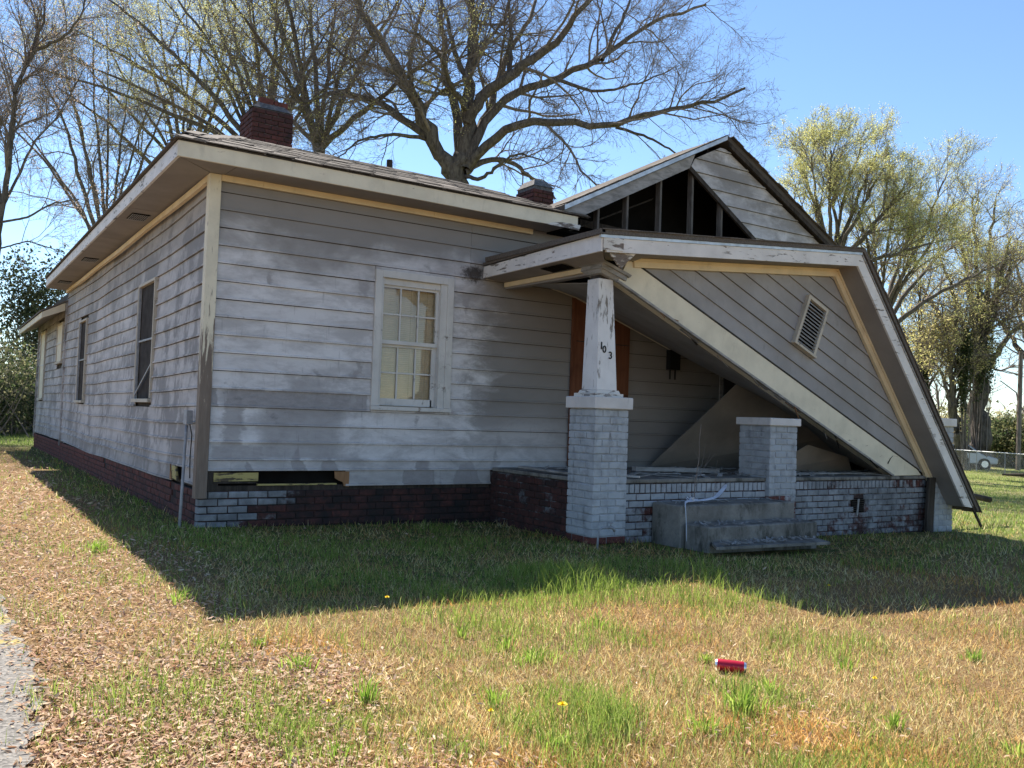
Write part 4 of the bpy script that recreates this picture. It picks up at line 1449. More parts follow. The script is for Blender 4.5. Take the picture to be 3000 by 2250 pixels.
rub = MB()
for i in range(150):
    t_ = random.random()
    p = Vector((random.uniform(3.8, 9.4), random.uniform(-1.85, -.15), FZ + .006)) if t_ < .75 else Vector((random.uniform(6.9, 9.3), random.uniform(-1.9, -1.3), FZ + .006))
    a = random.gauss(0, .7) + (1.57 if random.random() < .3 else 0)
    L_ = random.uniform(.02, .32) * (1 if random.random() < .5 else .35)
    d = Vector((math.cos(a), math.sin(a), 0))
    e = Vector((-math.sin(a), math.cos(a), 0)) * random.uniform(.006, .035)
    p.x = min(max(p.x, 3.9), 9.3)
    p.y = min(max(p.y, -1.75), -.35)
    rub.bar(p - d * L_, p + d * L_ + Vector((0, 0, random.uniform(0, .035))), e, (0, 0, random.uniform(.002, .008)))
tag(rub.build('porch_rubble', M['greywood']), 'splintered laths and scraps strewn over the porch floor', 'rubble', kind='stuff')
# loose chips on the steps and slab
steps = thing('concrete_steps', (5.2, -2.6, -.1), 'mossy concrete porch steps with a broken slab at the foot', 'steps')
box('step', (4.42, -2.50, -.15), (6.27, -2.04, .37), M['concrete'], steps, .015)
box('step', (4.46, -2.88, -.15), (6.20, -2.525, .185), M['concrete'], steps, .015)
MB().prism([(4.27, -3.17, .0), (5.98, -3.22, -.02), (6.12, -2.90, -.02), (4.5, -2.885, .0)], (0, 0, .03)).build('foot_slab', M['concrete'], steps)
chip = MB()
for i in range(170):
    zone = random.random()
    if zone < .6:
        p = Vector((random.uniform(4.4, 5.95), random.uniform(-3.12, -2.92), .036))
    elif zone < .85:
        p = Vector((random.uniform(4.5, 6.1), random.uniform(-2.84, -2.56), .189))
    else:
        p = Vector((random.uniform(4.4, 6.2), random.uniform(-2.46, -2.1), .374))
    a = random.uniform(0, 3.14)
    L = random.uniform(.008, .05)
    d = Vector((math.cos(a), math.sin(a), 0))
    e = Vector((-math.sin(a), math.cos(a), 0)) * random.uniform(.004, .012)
    chip.bar(p - d * L, p + d * L + Vector((0, 0, random.uniform(0, .02))), e, (0, 0, .002))
o = chip.build('paint_chips', M['greywood'], None)
tag(o, 'pale splinters and chips scattered on the concrete steps', 'debris', kind='stuff')

# white plastic strip draped over the step
pts = [(4.40, -2.62, -.02), (4.41, -2.60, .22), (4.43, -2.55, .395), (4.58, -2.40, .40), (4.85, -2.35, .395), (5.10, -2.32, .405), (5.25, -2.26, .45), (5.42, -2.22, .56)]
V, F = [], []
for i, p in enumerate(pts):
    wv = .012 + .014 * (i > 2) + .012 * (i > 5)
    V += [(p[0] - .3 * wv, p[1] - wv, p[2]), (p[0] + .3 * wv, p[1] + wv, p[2] + wv * .6)]
for i in range(len(pts) - 1):
    F.append((2 * i, 2 * i + 1, 2 * i + 3, 2 * i + 2))
o = ob('plastic_strip', V, F, M['plastic'])
md = o.modifiers.new('solid', 'SOLIDIFY')
md.thickness = .003
md = o.modifiers.new('sub', 'SUBSURF')
md.levels = md.render_levels = 2
tag(o, 'white plastic strip draped over the top concrete step', 'strip')
m = MB()
for i in range(14):
    a = random.uniform(0, 6.28)
    c = Vector((4.78 + random.uniform(-.1, .1), -2.36 + random.uniform(-.06, .06), .40))
    m.add([c, c + Vector((.07 * math.cos(a), .05 * math.sin(a), random.uniform(0, .05))), c + Vector((.07 * math.cos(a + .7), .05 * math.sin(a + .7), random.uniform(0, .06)))], [(0, 1, 2)])
tag(m.build('plastic_scrap', M['plastic']), 'crumpled white plastic scrap at the foot of the bare sapling', 'scrap')

# bare sapling growing by the steps
m = MB()
for (pp, r) in [([(4.78, -2.33, .385), (4.80, -2.32, .62), (4.84, -2.33, .85), (4.83, -2.34, 1.1), (4.86, -2.33, 1.25)], .006),
                ([(4.80, -2.32, .62), (4.92, -2.30, .8), (4.97, -2.3, 1.02)], .0035), ([(4.80, -2.32, .55), (5.0, -2.27, .78), (5.17, -2.25, .92)], .003),
                ([(5.10, -2.3, .40), (5.16, -2.28, .6), (5.18, -2.28, .85)], .003), ([(5.0, -2.27, .78), (5.06, -2.3, .95)], .002), ([(4.84, -2.33, .85), (4.76, -2.3, 1.0)], .002)]:
    m.tube(pp, [r * (1 - .6 * i / (len(pp) - 1)) for i in range(len(pp))], 5)
tag(m.build('bare_sapling', M['twig']), 'thin leafless sapling growing on the porch steps', 'sapling')

# garden tap in front of the tall pillar
tap = thing('garden_tap', (3.42, -2.36, -.05), 'old garden tap on a standpipe in front of the tall pillar', 'tap')
m = MB()
m.tube([(3.40, -2.36, -.1), (3.41, -2.36, .08), (3.42, -2.36, .13), (3.45, -2.37, .155), (3.53, -2.39, .16)], .011, 8)
m.build('standpipe', M['greymetal'], tap, True)
m = MB()
m.tube([(3.53, -2.39, .16), (3.57, -2.40, .155), (3.59, -2.405, .12)], .016, 8)
m.tube([(3.545, -2.393, .165), (3.545, -2.393, .20)], .007, 6)
m.build('spout', M['greymetal'], tap, True)
MB().lathe([(.001, .2), (.028, .2), (.028, .212), (.001, .212)], 10, Matrix.Translation((3.545, -2.393, 0))).build('handwheel', M['greymetal'], tap)

# conduit with a junction box on the left wall
cd = thing('electrical_conduit', (-.1, .3, 0), 'grey electrical conduit leaning by the corner with a small box on top', 'conduit')
MB().tube([(-.17, .02, -.05), (-.13, .14, .45), (-.09, .27, .95), (-.08, .30, 1.05)], .016, 8).build('pipe', M['greymetal'], cd, True)
box('box', (-.10, .24, 1.06), (-.035, .37, 1.21), M['greymetal'], cd, .004)
MB().tube([(-.06, .24, 1.06), (-.055, .16, .95), (-.06, .17, .7), (-.06, .14, .5)], .006, 6).build('cable', M['blackpaint'], cd)

# ------------------------------------------------------------------ drink can
can = thing('drink_can', (1.14, -6.27, .0), 'red tall drink can lying on the dry grass', 'can')
u_ = Vector((.70, -.71, -.03)).normalized()
rotm = u_.to_track_quat('Z', 'Y').to_matrix().to_4x4()
cm = Matrix.Translation((1.08, -6.22, gzf(1.1, -6.25) + .035)) @ rotm
prof = [(.029, .010), (.0305, .016), (.0305, .135), (.0295, .143)]
MB().lathe(prof, 28, cm).build('body', M['redcan'], can, True)
MB().lathe([(.0001, .003), (.020, .001), (.024, 0), (.0255, .003), (.029, .010)], 28, cm).build('base', M['alu'], can, True)
MB().lathe([(.0295, .143), (.0255, .151), (.0265, .154), (.0245, .155), (.0235, .151), (.0001, .151)], 28, cm).build('lid', M['alu'], can, True)
MB().bar(cm @ Vector((-.004, 0, .1525)), cm @ Vector((.016, 0, .1525)), tuple((rotm @ Vector((0, .007, 0)))), tuple(rotm @ Vector((0, 0, .001)))).build('ring_pull', M['alu'], can)

# ------------------------------------------------------------------ trees
def at(u, v, D):
    """point seen at photo position (u, v in 0..2212 / 0..1659 units) at depth D along the view"""
    k = 3000 / 2212
    return np.array(CP) + D * (np.array(fwd) + np.array(right) * ((u * k - 1500) / 2589.93) - np.array(up) * ((v * k - 1125) / 2589.93))


def fast_mesh(name, V, T, mat, col=None, quads=False):
    me = bpy.data.meshes.new(name)
    V = np.ascontiguousarray(V, np.float32)
    T = np.ascontiguousarray(T, np.int32)
    k = T.shape[1]
    me.vertices.add(len(V))
    me.vertices.foreach_set('co', V.ravel())
    me.loops.add(T.size)
    me.loops.foreach_set('vertex_index', T.ravel())
    me.polygons.add(len(T))
    me.polygons.foreach_set('loop_start', np.arange(0, T.size, k, dtype=np.int32))
    me.update(calc_edges=True)
    if col is not None:
        a = me.color_attributes.new('Col', 'FLOAT_COLOR', 'POINT')
        c = np.ones((len(V), 4), np.float32)
        c[:, :3] = col
        a.data.foreach_set('color', c.ravel())
    me.materials.append(mat)
    return me


def tubes(P, R, k):
    """P (N,n,3), R (N,n) -> verts, quads"""
    N, n, _ = P.shape
    T = np.gradient(P, axis=1)
    T /= np.linalg.norm(T, axis=2, keepdims=True) + 1e-9
    ref = np.where(np.abs(T[:, :1, 2:3]) > .9, np.array([1., .1, 0.]), np.array([.1, .2, 1.]))
    A = np.cross(T, np.broadcast_to(ref, T.shape))
    A /= np.linalg.norm(A, axis=2, keepdims=True) + 1e-9
    B = np.cross(T, A)
    th = np.arange(k) * 2 * np.pi / k
    V = P[:, :, None, :] + R[:, :, None, None] * (A[:, :, None, :] * np.cos(th)[None, None, :, None] + B[:, :, None, :] * np.sin(th)[None, None, :, None])
    i = np.arange(N)[:, None, None] * n * k
    j = np.arange(n - 1)[None, :, None] * k
    e = np.arange(k)[None, None, :]
    e2 = (e + 1) % k
    Q = np.stack([i + j + e, i + j + e2, i + j + k + e2, i + j + k + e], -1).reshape(-1, 4)
    return V.reshape(-1, 3), Q


def resample(pts, n):
    pts = np.asarray(pts, float)
    d = np.r_[0, np.cumsum(np.linalg.norm(np.diff(pts, axis=0), axis=1))]
    t = np.linspace(0, d[-1], n)
    # smooth by Catmull style: linear then blur
    Q = np.stack([np.interp(t, d, pts[:, i]) for i in range(3)], 1)
    for _ in range(2):
        Q[1:-1] = Q[1:-1] * .5 + (Q[:-2] + Q[2:]) * .25
    return Q


def children(P, R, N, L0, L1, n, rr, ang, g, trop=(0, 0, .25), tmin=.15, wig=.16, seed=0, rmin=.004):
    """N child branches growing from the branches P"""
    r = np.random.default_rng(seed)
    M_, m, _ = P.shape
    Ln = np.linalg.norm(P[:, -1] - P[:, 0], axis=1)
    idx = r.choice(M_, N, p=Ln / Ln.sum())
    t = tmin + (1 - tmin) * r.random(N) ** .8
    f = t * (m - 1)
    j = np.minimum(f.astype(int), m - 2)
    fr = (f - j)[:, None]
    p0 = P[idx, j] * (1 - fr) + P[idx, j + 1] * fr
    r0 = R[idx, j] * (1 - fr[:, 0]) + R[idx, j + 1] * fr[:, 0]
    T = P[idx, j + 1] - P[idx, j]
    T /= np.linalg.norm(T, axis=1, keepdims=True) + 1e-9
    rnd = r.normal(size=(N, 3))
    rnd -= (rnd * T).sum(1, keepdims=True) * T
    rnd /= np.linalg.norm(rnd, axis=1, keepdims=True) + 1e-9
    a = np.radians(r.uniform(ang[0], ang[1], N))[:, None]
    d = T * np.cos(a) + rnd * np.sin(a) + np.array(trop)
    d /= np.linalg.norm(d, axis=1, keepdims=True)
    L = r.uniform(L0, L1, N) * (1.15 - .55 * t)
    step = (L / (n - 1))[:, None]
    Q = np.empty((N, n, 3))
    Q[:, 0] = p0
    for k in range(1, n):
        d = d + r.normal(size=(N, 3)) * wig + np.array(g)
        d /= np.linalg.norm(d, axis=1, keepdims=True)
        Q[:, k] = Q[:, k - 1] + d * step
    rb = np.maximum(np.minimum(r0 * rr, L * .02 + .004), rmin)
    RR = rb[:, None] * np.linspace(1, .35, n)[None]
    return Q, np.maximum(RR, rmin * .6)


def leaf_quads(P, N, size, cols, seed=0, spread=.03, tmin=.2, aspect=.55):
    r = np.random.default_rng(seed)
    M_, m, _ = P.shape
    idx = r.integers(0, M_, N)
    t = tmin + (1 - tmin) * r.random(N)
    f = t * (m - 1)
    j = np.minimum(f.astype(int), m - 2)
    fr = (f - j)[:, None]
    p = P[idx, j] * (1 - fr) + P[idx, j + 1] * fr + r.normal(size=(N, 3)) * spread
    a = r.normal(size=(N, 3))
    a /= np.linalg.norm(a, axis=1, keepdims=True)
    b = np.cross(a, r.normal(size=(N, 3)))
    b /= np.linalg.norm(b, axis=1, keepdims=True)
    s = (size * r.uniform(.6, 1.4, N))[:, None]
    V = np.stack([p, p + a * s * .5 + b * s * aspect * .5, p + a * s, p + a * s * .5 - b * s * aspect * .5], 1).reshape(-1, 3)
    Q = np.arange(N * 4).reshape(-1, 4)
    cols = np.array(cols)
    c = cols[r.integers(0, len(cols), N)] * r.uniform(.75, 1.25, (N, 1))
    return V, Q, np.repeat(c, 4, 0)


def tree(name, loc, label, limbs, radii, lev, leaves=None, group='trees round the house', seed=1, limbn=22, bark='bark', trunk_flare=True, cat='tree'):
    """limbs: list of 3-D polylines (limb 0 is the trunk); lev: list of child specs"""
    root = thing(name, tuple(loc), label, cat, group)
    P = np.stack([resample(l, limbn) for l in limbs])
    rs = np.random.default_rng(seed)
    P[:, 1:-1] += rs.normal(size=P[:, 1:-1].shape) * (np.array(radii)[:, None, None] * .22)
    R = np.stack([np.linspace(a, max(a * .22, .02), limbn) if i else np.linspace(a * 1.25, a * .8, limbn) for i, a in enumerate(radii)])
    V, Q = tubes(P[:1], R[:1], 10)
    link(bpy.data.objects.new('trunk', fast_mesh('trunk', V, Q, M[bark])), root)
    V, Q = tubes(P[1:], R[1:], 8)
    link(bpy.data.objects.new('limbs', fast_mesh('limbs', V, Q, M[bark])), root)
    A, B = P[1:], R[1:]
    Vs, Qs, off = [], [], 0
    allP = [A]
    for i, s in enumerate(lev):
        srcP, srcR = A, B
        A, B = children(srcP, srcR, seed=seed * 31 + i, **s)
        V, Q = tubes(A, B, 5 if i == 0 else 3)
        Vs.append(V)
        Qs.append(Q + off)
        off += len(V)
    o = bpy.data.objects.new('branches', fast_mesh('branches', np.concatenate(Vs), np.concatenate(Qs), M['twig'] if bark == 'bark' else M[bark]))
    link(o, root)
    if leaves:
        V, Q, c = leaf_quads(A, leaves['N'], leaves['size'], leaves['cols'], seed + 5, leaves.get('spread', .03))
        link(bpy.data.objects.new('crown', fast_mesh('crown', V, Q, M['foliage'], c)), root)
    return root


def limb(D, pts, dd, dcurve=.0):
    """limb given by its outline in the photograph at the tree's own distance D, growing dd metres away over its length"""
    n = len(pts)
    return [at(u, v, D + dd * (i / (n - 1)) ** 1.1 + dcurve * math.sin(math.pi * i / (n - 1))) for i, (u, v) in enumerate(pts)]


def mkoak():
    D = 38.0
    fork = at(990, 385, D)
    base = np.array([fork[0] + .1, fork[1], gzf(fork[0], fork[1]) - .1])
    L = [[base, base * .5 + fork * .5 + np.array([.1, 0, 0]), fork, at(998, 340, D)]]
    R = [.52]

    def a(pts, r, dd=0, dc=0):
        L.append(limb(D, pts, dd, dc))
        R.append(r)
    a([(985, 385), (945, 320), (905, 240), (870, 165), (825, 90), (770, 20), (740, -70)], .34, -2)
    a([(978, 380), (930, 300), (880, 262), (830, 225), (760, 200), (690, 205), (640, 235)], .24, 2.5)
    a([(1000, 370), (1010, 270), (1015, 180), (1020, 90), (1025, 0), (1035, -110)], .36, 1)
    a([(1010, 265), (1040, 205), (1100, 162), (1180, 110), (1240, 50), (1290, -30), (1315, -80)], .27, -1.5)
    a([(1003, 350), (1050, 250), (1120, 192), (1200, 172), (1300, 130), (1370, 70), (1450, 30), (1525, 10)], .23, 3)
    a([(1008, 360), (1065, 292), (1130, 265), (1220, 262), (1330, 275), (1400, 240), (1500, 232), (1610, 190)], .22, -3)
    a([(1330, 275), (1400, 295), (1460, 330), (1520, 380)], .07, -1)
    a([(1003, 372), (1050, 345), (1100, 345), (1150, 385), (1200, 430)], .16, 2)
    a([(995, 378), (1040, 390), (1070, 360), (1120, 330), (1180, 350)], .10, -3)
    a([(1100, 162), (1104, 90), (1100, 0), (1120, -90)], .13, 2)
    a([(905, 240), (880, 150), (900, 60), (930, -30)], .15, 3)
    a([(1015, 180), (980, 110), (965, 30), (930, -60)], .14, 3)
    a([(930, 300), (850, 290), (780, 300), (730, 340)], .10, -3)
    a([(1012, 240), (975, 190), (955, 120), (900, 70), (850, 60)], .13, -5)
    a([(1300, 130), (1340, 50), (1370, -20), (1420, -70)], .10, 2)
    a([(1200, 172), (1290, 200), (1380, 180), (1450, 150)], .09, -2)
    a([(870, 165), (800, 140), (740, 120), (680, 60)], .11, 1)
    a([(998, 350), (985, 250), (960, 140), (950, 20), (960, -80)], .25, 7)
    a([(1000, 350), (1050, 250), (1090, 130), (1150, 30), (1170, -60)], .22, 8)
    tree('oak_tree', base, 'huge bare spreading tree rising behind the middle of the roof', L, R,
         [dict(N=230, L0=2.0, L1=5.2, n=10, rr=.42, ang=(30, 65), g=(0, 0, .01), trop=(0, 0, .12), wig=.17, rmin=.016),
          dict(N=1700, L0=.9, L1=2.8, n=7, rr=.55, ang=(25, 65), g=(0, 0, 0), trop=(0, 0, .05), wig=.18, rmin=.008),
          dict(N=14000, L0=.4, L1=1.25, n=5, rr=.6, ang=(20, 65), g=(0, 0, -.01), trop=(0, 0, .05), wig=.2, rmin=.005),
          dict(N=26000, L0=.15, L1=.5, n=3, rr=.7, ang=(20, 60), g=(0, 0, 0), trop=(0, 0, .05), wig=.15, rmin=.004)],
         dict(N=16000, size=.045, cols=[(.20, .15, .11), (.24, .21, .10), (.17, .12, .10)], spread=.015), seed=3)


mkoak()


def mkfan(name, label, u, v, D, spread, topv, nl, r0, lev, leaves, seed, base_u=None, lean=0, bark='bark', group='trees round the house', low=.0, tm=None):
    """a tree with limbs that fan upwards from a low fork at (u, v)"""
    r = np.random.default_rng(seed)
    fork = at(u, v, D)
    b = at(u if base_u is None else base_u, v, D)
    base = np.array([b[0], b[1], gzf(b[0], b[1]) - .1])
    L = [[base, base * .45 + fork * .55, fork, fork + np.array([0, 0, .4])]]
    R = [r0]
    for i in range(nl):
        f = (i + .5) / nl * 2 - 1 + r.normal() * .06
        ue = u + lean + f * spread
        ve = topv + (abs(f) ** 2.2) * (v - topv) * (.62 - low) + r.normal() * 12
        dd = float(np.clip(r.normal(), -1.3, 1.3)) * .6 * spread * 1.356 * D / 2590
        m1 = (u + (ue - u) * .22 + r.normal() * 6, v + (ve - v) * .30)
        m2 = (u + (ue - u) * .58 + r.normal() * 8, v + (ve - v) * .66)
        s = fork + (np.array([0, 0, 1.]) * r.uniform(-.8, .3))
        pts = limb(D, [(u, v), m1, m2, (ue, ve)], dd)
        pts[0] = s
        L.append(pts)
        R.append(r0 * r.uniform(.35, .6))
    if tm:
        lev = [dict(l, tmin=t_) for l, t_ in zip(lev, tm)]
    return tree(name, base, label, L, R, lev, leaves, group, seed, 18, bark)


YG = [(.52, .54, .18), (.60, .58, .23), (.43, .46, .16), (.55, .50, .22)]
YG3 = [(.60, .60, .20), (.68, .62, .26), (.50, .50, .20)]
YG2 = [(.52, .51, .18), (.60, .53, .23), (.44, .38, .20)]


def lv(k, s, rm=1.0, wide=False):
    if wide:
        return [dict(N=int(170 * k), L0=1.6 * s, L1=3.8 * s, n=9, rr=.45, ang=(30, 62), g=(0, 0, .005), trop=(0, 0, .10), wig=.17, rmin=.015 * rm),
                dict(N=int(1500 * k), L0=.7 * s, L1=2.0 * s, n=6, rr=.6, ang=(25, 62), g=(0, 0, 0), trop=(0, 0, .06), wig=.18, rmin=.008 * rm),
                dict(N=int(10000 * k), L0=.3 * s, L1=.95 * s, n=4, rr=.6, ang=(20, 62), g=(0, 0, 0), trop=(0, 0, .05), wig=.2, rmin=.005 * rm)]
    return [dict(N=int(170 * k), L0=1.6 * s, L1=3.6 * s, n=8, rr=.5, ang=(20, 48), g=(0, 0, .02), trop=(0, 0, .28), wig=.14, rmin=.015 * rm),
            dict(N=int(1500 * k), L0=.7 * s, L1=1.9 * s, n=6, rr=.6, ang=(20, 55), g=(0, 0, .01), trop=(0, 0, .2), wig=.16, rmin=.008 * rm),
            dict(N=int(10000 * k), L0=.3 * s, L1=.9 * s, n=4, rr=.6, ang=(20, 60), g=(0, 0, 0), trop=(0, 0, .12), wig=.18, rmin=.005 * rm)]


# the pair of trees with yellow-green buds behind the left chimney
mkfan('budding_tree', 'budding tree with forked trunk right of the large chimney', 690, 330, 42, 340, -190, 9, .34, lv(.65, 1.35, 1.0, True),
      dict(N=34000, size=.052, cols=YG3, spread=.05), 11)
mkfan('budding_tree', 'budding tree with yellowish twigs left of the large chimney', 570, 345, 46, 420, -90, 15, .32, lv(.85, 1.5, 1.0, True),
      dict(N=62000, size=.056, cols=YG3, spread=.06), 12, lean=-130, low=.05)
mkfan('budding_tree', 'pale thin-twigged tree above the far left eave', 230, 560, 50, 270, 30, 11, .24, lv(.6, 1.4, 1.0, True),
      dict(N=26000, size=.05, cols=[(.30, .26, .15), (.26, .20, .15)], spread=.05), 13, lean=-40, low=-.1)


mkfan('budding_tree', 'farthest hazy budding tree between the left edge and the large chimney', 400, 420, 58, 300, -20, 11, .30, lv(.45, 1.7, 1.1, True),
      dict(N=46000, size=.06, cols=YG3, spread=.06), 14, lean=-20, low=-.05)


def mkleft():
    D = 34.0
    f0 = at(-20, 560, D)
    base = np.array([f0[0], f0[1], gzf(f0[0], f0[1]) - .1])
    L = [[base, base * .5 + f0 * .5, f0, at(-5, 480, D)]]
    R = [.24]
    for pts, r, dd in [([(-5, 500), (10, 430), (25, 300), (30, 200), (75, 110), (100, 40), (95, -60)], .12, .5), ([(30, 200), (60, 130), (85, 60), (60, -20), (20, -80)], .075, 1.5),
                       ([(75, 110), (140, 80), (180, 30), (190, -40)], .07, -.5), ([(-5, 470), (40, 380), (75, 300), (130, 250), (180, 150)], .06, 2),
                       ([(0, 480), (60, 470), (110, 440), (170, 430)], .05, -1), ([(-10, 540), (60, 520), (120, 540)], .035, 2), ([(5, 440), (-20, 350), (-30, 250), (-40, 100)], .09, 2)]:
        L.append(limb(D, pts, dd))
        R.append(r)
    tree('flowering_tree', base, 'slender pale-blossomed tree at the far left edge', L, R,
         [dict(N=110, L0=1.4, L1=4.0, n=8, rr=.5, ang=(25, 55), g=(0, 0, .02), trop=(0, 0, .25), wig=.15, rmin=.012),
          dict(N=1100, L0=.8, L1=2.3, n=6, rr=.6, ang=(25, 60), g=(0, 0, .01), trop=(0, 0, .15), wig=.17, rmin=.006),
          dict(N=5500, L0=.35, L1=1.1, n=4, rr=.6, ang=(20, 60), g=(0, 0, 0), trop=(0, 0, .1), wig=.2, rmin=.005)],
         dict(N=14000, size=.06, cols=[(.46, .36, .28), (.40, .30, .22), (.34, .28, .22)], spread=.03), seed=21)


mkleft()

# the right-hand trees
mkfan('elm_tree', 'tall fan-shaped tree with yellow-green leaves right of the gable', 1800, 600, 40, 185, 315, 11, .28, lv(.75, .82),
      dict(N=76000, size=.05, cols=YG, spread=.05), 31, lean=20, low=-.05, tm=(.35, .3, .3))
mkfan('elm_tree', 'yellow-green tree leaning right beyond the sloping eave', 1900, 720, 43, 205, 400, 9, .26, lv(.75, .9),
      dict(N=60000, size=.048, cols=YG, spread=.07), 32, lean=85, low=-.05, tm=(.35, .3, .3))
mkfan('ivy_tree', 'vine-covered tree with forked trunk at the right edge', 2115, 800, 50, 150, 440, 8, .5, lv(.6, 1.0, 1, True),
      dict(N=15000, size=.07, cols=YG2, spread=.09), 33, low=-.1)
mkfan('ivy_tree', 'sparse pale tree cut by the right edge of the photo', 2235, 820, 56, 140, 480, 8, .4, lv(.5, 1.1, 1, True),
      dict(N=10000, size=.07, cols=YG2, spread=.08), 34, low=-.1)
mkfan('slim_tree', 'slim bare tree just right of the hanging eave', 1990, 860, 52, 90, 560, 6, .26, lv(.4, .9, 1, True),
      dict(N=9000, size=.10, cols=YG2, spread=.06), 35, low=-.1)
mkfan('slim_tree', 'leaning dark-trunked tree between the hanging eave and the vine-covered tree', 2060, 880, 48, 70, 640, 5, .28, lv(.35, .8, 1, True),
      dict(N=8000, size=.10, cols=YG2, spread=.06), 36, base_u=2085, low=-.1)


# leafy masses: ivy, shrubs and undergrowth
def shrub(name, label, c, rad, N, size, cols, seed, cat='shrub', group='shrubs behind the house', stems=8, hollow=.35, aspect=.6):
    r = np.random.default_rng(seed)
    c = np.array(c, float)
    g0 = gzf(c[0], c[1])
    root = thing(name, (c[0], c[1], g0), label, cat, group)
    lob = r.normal(size=(14, 3))
    lob /= np.linalg.norm(lob, axis=1, keepdims=True)
    lob *= r.uniform(.35, .85, (14, 1))
    k = r.integers(0, 14, N)
    p = lob[k] + r.normal(size=(N, 3)) * .22
    ln = np.linalg.norm(p, axis=1, keepdims=True)
    p = np.where(ln > 1.15, p / ln * 1.1, p)
    p = c + p * np.array(rad)
    p[:, 2] = np.maximum(p[:, 2], g0 + .02)
    a = r.normal(size=(N, 3))
    a /= np.linalg.norm(a, axis=1, keepdims=True)
    b = np.cross(a, r.normal(size=(N, 3)))
    b /= np.linalg.norm(b, axis=1, keepdims=True)
    s = (size * r.uniform(.5, 1.4, N))[:, None]
    V = np.stack([p, p + a * s * .5 + b * s * aspect * .5, p + a * s, p + a * s * .5 - b * s * aspect * .5], 1).reshape(-1, 3)
    cols = np.array(cols)
    cc = cols[r.integers(0, len(cols), N)] * r.uniform(.7, 1.3, (N, 1))
    link(bpy.data.objects.new('foliage', fast_mesh('foliage', V, np.arange(4 * N).reshape(-1, 4), M['foliage'], np.repeat(cc, 4, 0))), root)
    st = np.empty((stems * 6, 6, 3))
    for i in range(stems * 6):
        e = c + lob[i % 14] * np.array(rad) * r.uniform(.7, 1.25) + r.normal(size=3) * .2
        b0 = np.array([c[0] + r.normal() * rad[0] * .25, c[1] + r.normal() * rad[1] * .25, g0])
        st[i] = resample([b0, b0 * .5 + e * .5 + r.normal(size=3) * .15, e], 6)
    V, Q = tubes(st, np.linspace(.03, .008, 6)[None].repeat(len(st), 0), 4)
    link(bpy.data.objects.new('stems', fast_mesh('stems', V, Q, M['twig'])), root)
    return root


DG = [(.04, .065, .025), (.065, .09, .035), (.09, .105, .05), (.15, .16, .08)]
LG = [(.05, .075, .03), (.09, .11, .045), (.16, .16, .08), (.20, .19, .11)]
BR = [(.26, .20, .12), (.30, .25, .14), (.20, .17, .10), (.34, .30, .17)]
OL = [(.26, .26, .10), (.20, .20, .08), (.32, .29, .13), (.16, .16, .08)]
p = at(95, 640, 40)
shrub('evergreen_tree', 'tall ivy-clad evergreen behind the low rear wing', (p[0], p[1], 4.6), (2.2, 2.2, 3.6), 13000, .15, [(.06, .08, .035), (.10, .11, .05), (.14, .14, .08), (.045, .06, .03)], 41, 'tree', 'trees round the house')
for i, (u, D, h, rw, pal, lab) in enumerate([(20, 33, 2.6, 2.4, LG, 'dark glossy hedge bush nearest the left edge'), (75, 36, 2.2, 2.0, LG, 'dark hedge bush close to the far corner of the house'),
                                             (-60, 30, 3.0, 3.0, LG, 'dark tall bush cut by the left edge'), (150, 45, 2.6, 3.0, OL, 'bush hidden mostly behind the rear wing')]):
    p = at(u, 880, D)
    shrub('hedge_bush', lab, (p[0], p[1], gzf(p[0], p[1]) + h * .5), (rw, rw, h * .62), 9000, .11, pal, 50 + i)
RS = [(1985, 62, 2.6, 3.0, OL, 'olive bush just right of the hanging eave'), (2045, 63, 2.8, 3.2, BR, 'brown thicket behind the chain-link fence'),
      (2100, 62, 2.8, 3.0, BR, 'brown leafless bush in the middle of the thicket'), (2160, 55, 3.2, 2.6, DG, 'dark glossy bush near the right edge'),
      (2215, 54, 3.0, 2.4, OL, 'olive bush cut by the right edge'),
      (1930, 58, 2.6, 3.5, BR, 'brown bush mostly hidden by the fallen roof'), (2010, 64, 3.8, 4.0, OL, 'taller olive thicket behind the brown bushes'), (2130, 66, 4.0, 4.5, OL, 'tall olive thicket behind the vine-covered tree')]
for i, (u, D, h, rw, pal, lab) in enumerate(RS):
    p = at(u, 940, D)
    shrub('thicket_bush', lab, (p[0], p[1], gzf(p[0], p[1]) + h * .5), (rw, rw, h * .6), 14000, .15, pal, 60 + i, group='thicket behind the fence', stems=14)
# ivy on the trunks
for i, (u, v0, v1, D, w_, lab) in enumerate([(2118, 860, 640, 49.6, .9, 'dark ivy climbing the forked trunk at the right'), (2085, 880, 700, 47.6, .45, 'ivy on the leaning slim trunk'), (1995, 860, 700, 51.6, .5, 'ivy on the slim trunk beside the eave')]):
    a_, b_ = at(u, v0, D), at(u, v1, D)
    shrub('ivy_vine', lab, (a_ + b_) / 2, (w_, w_, (b_[2] - a_[2]) * .55), 5000, .13, DG, 80 + i, 'ivy', 'ivy on the trunks', 3)


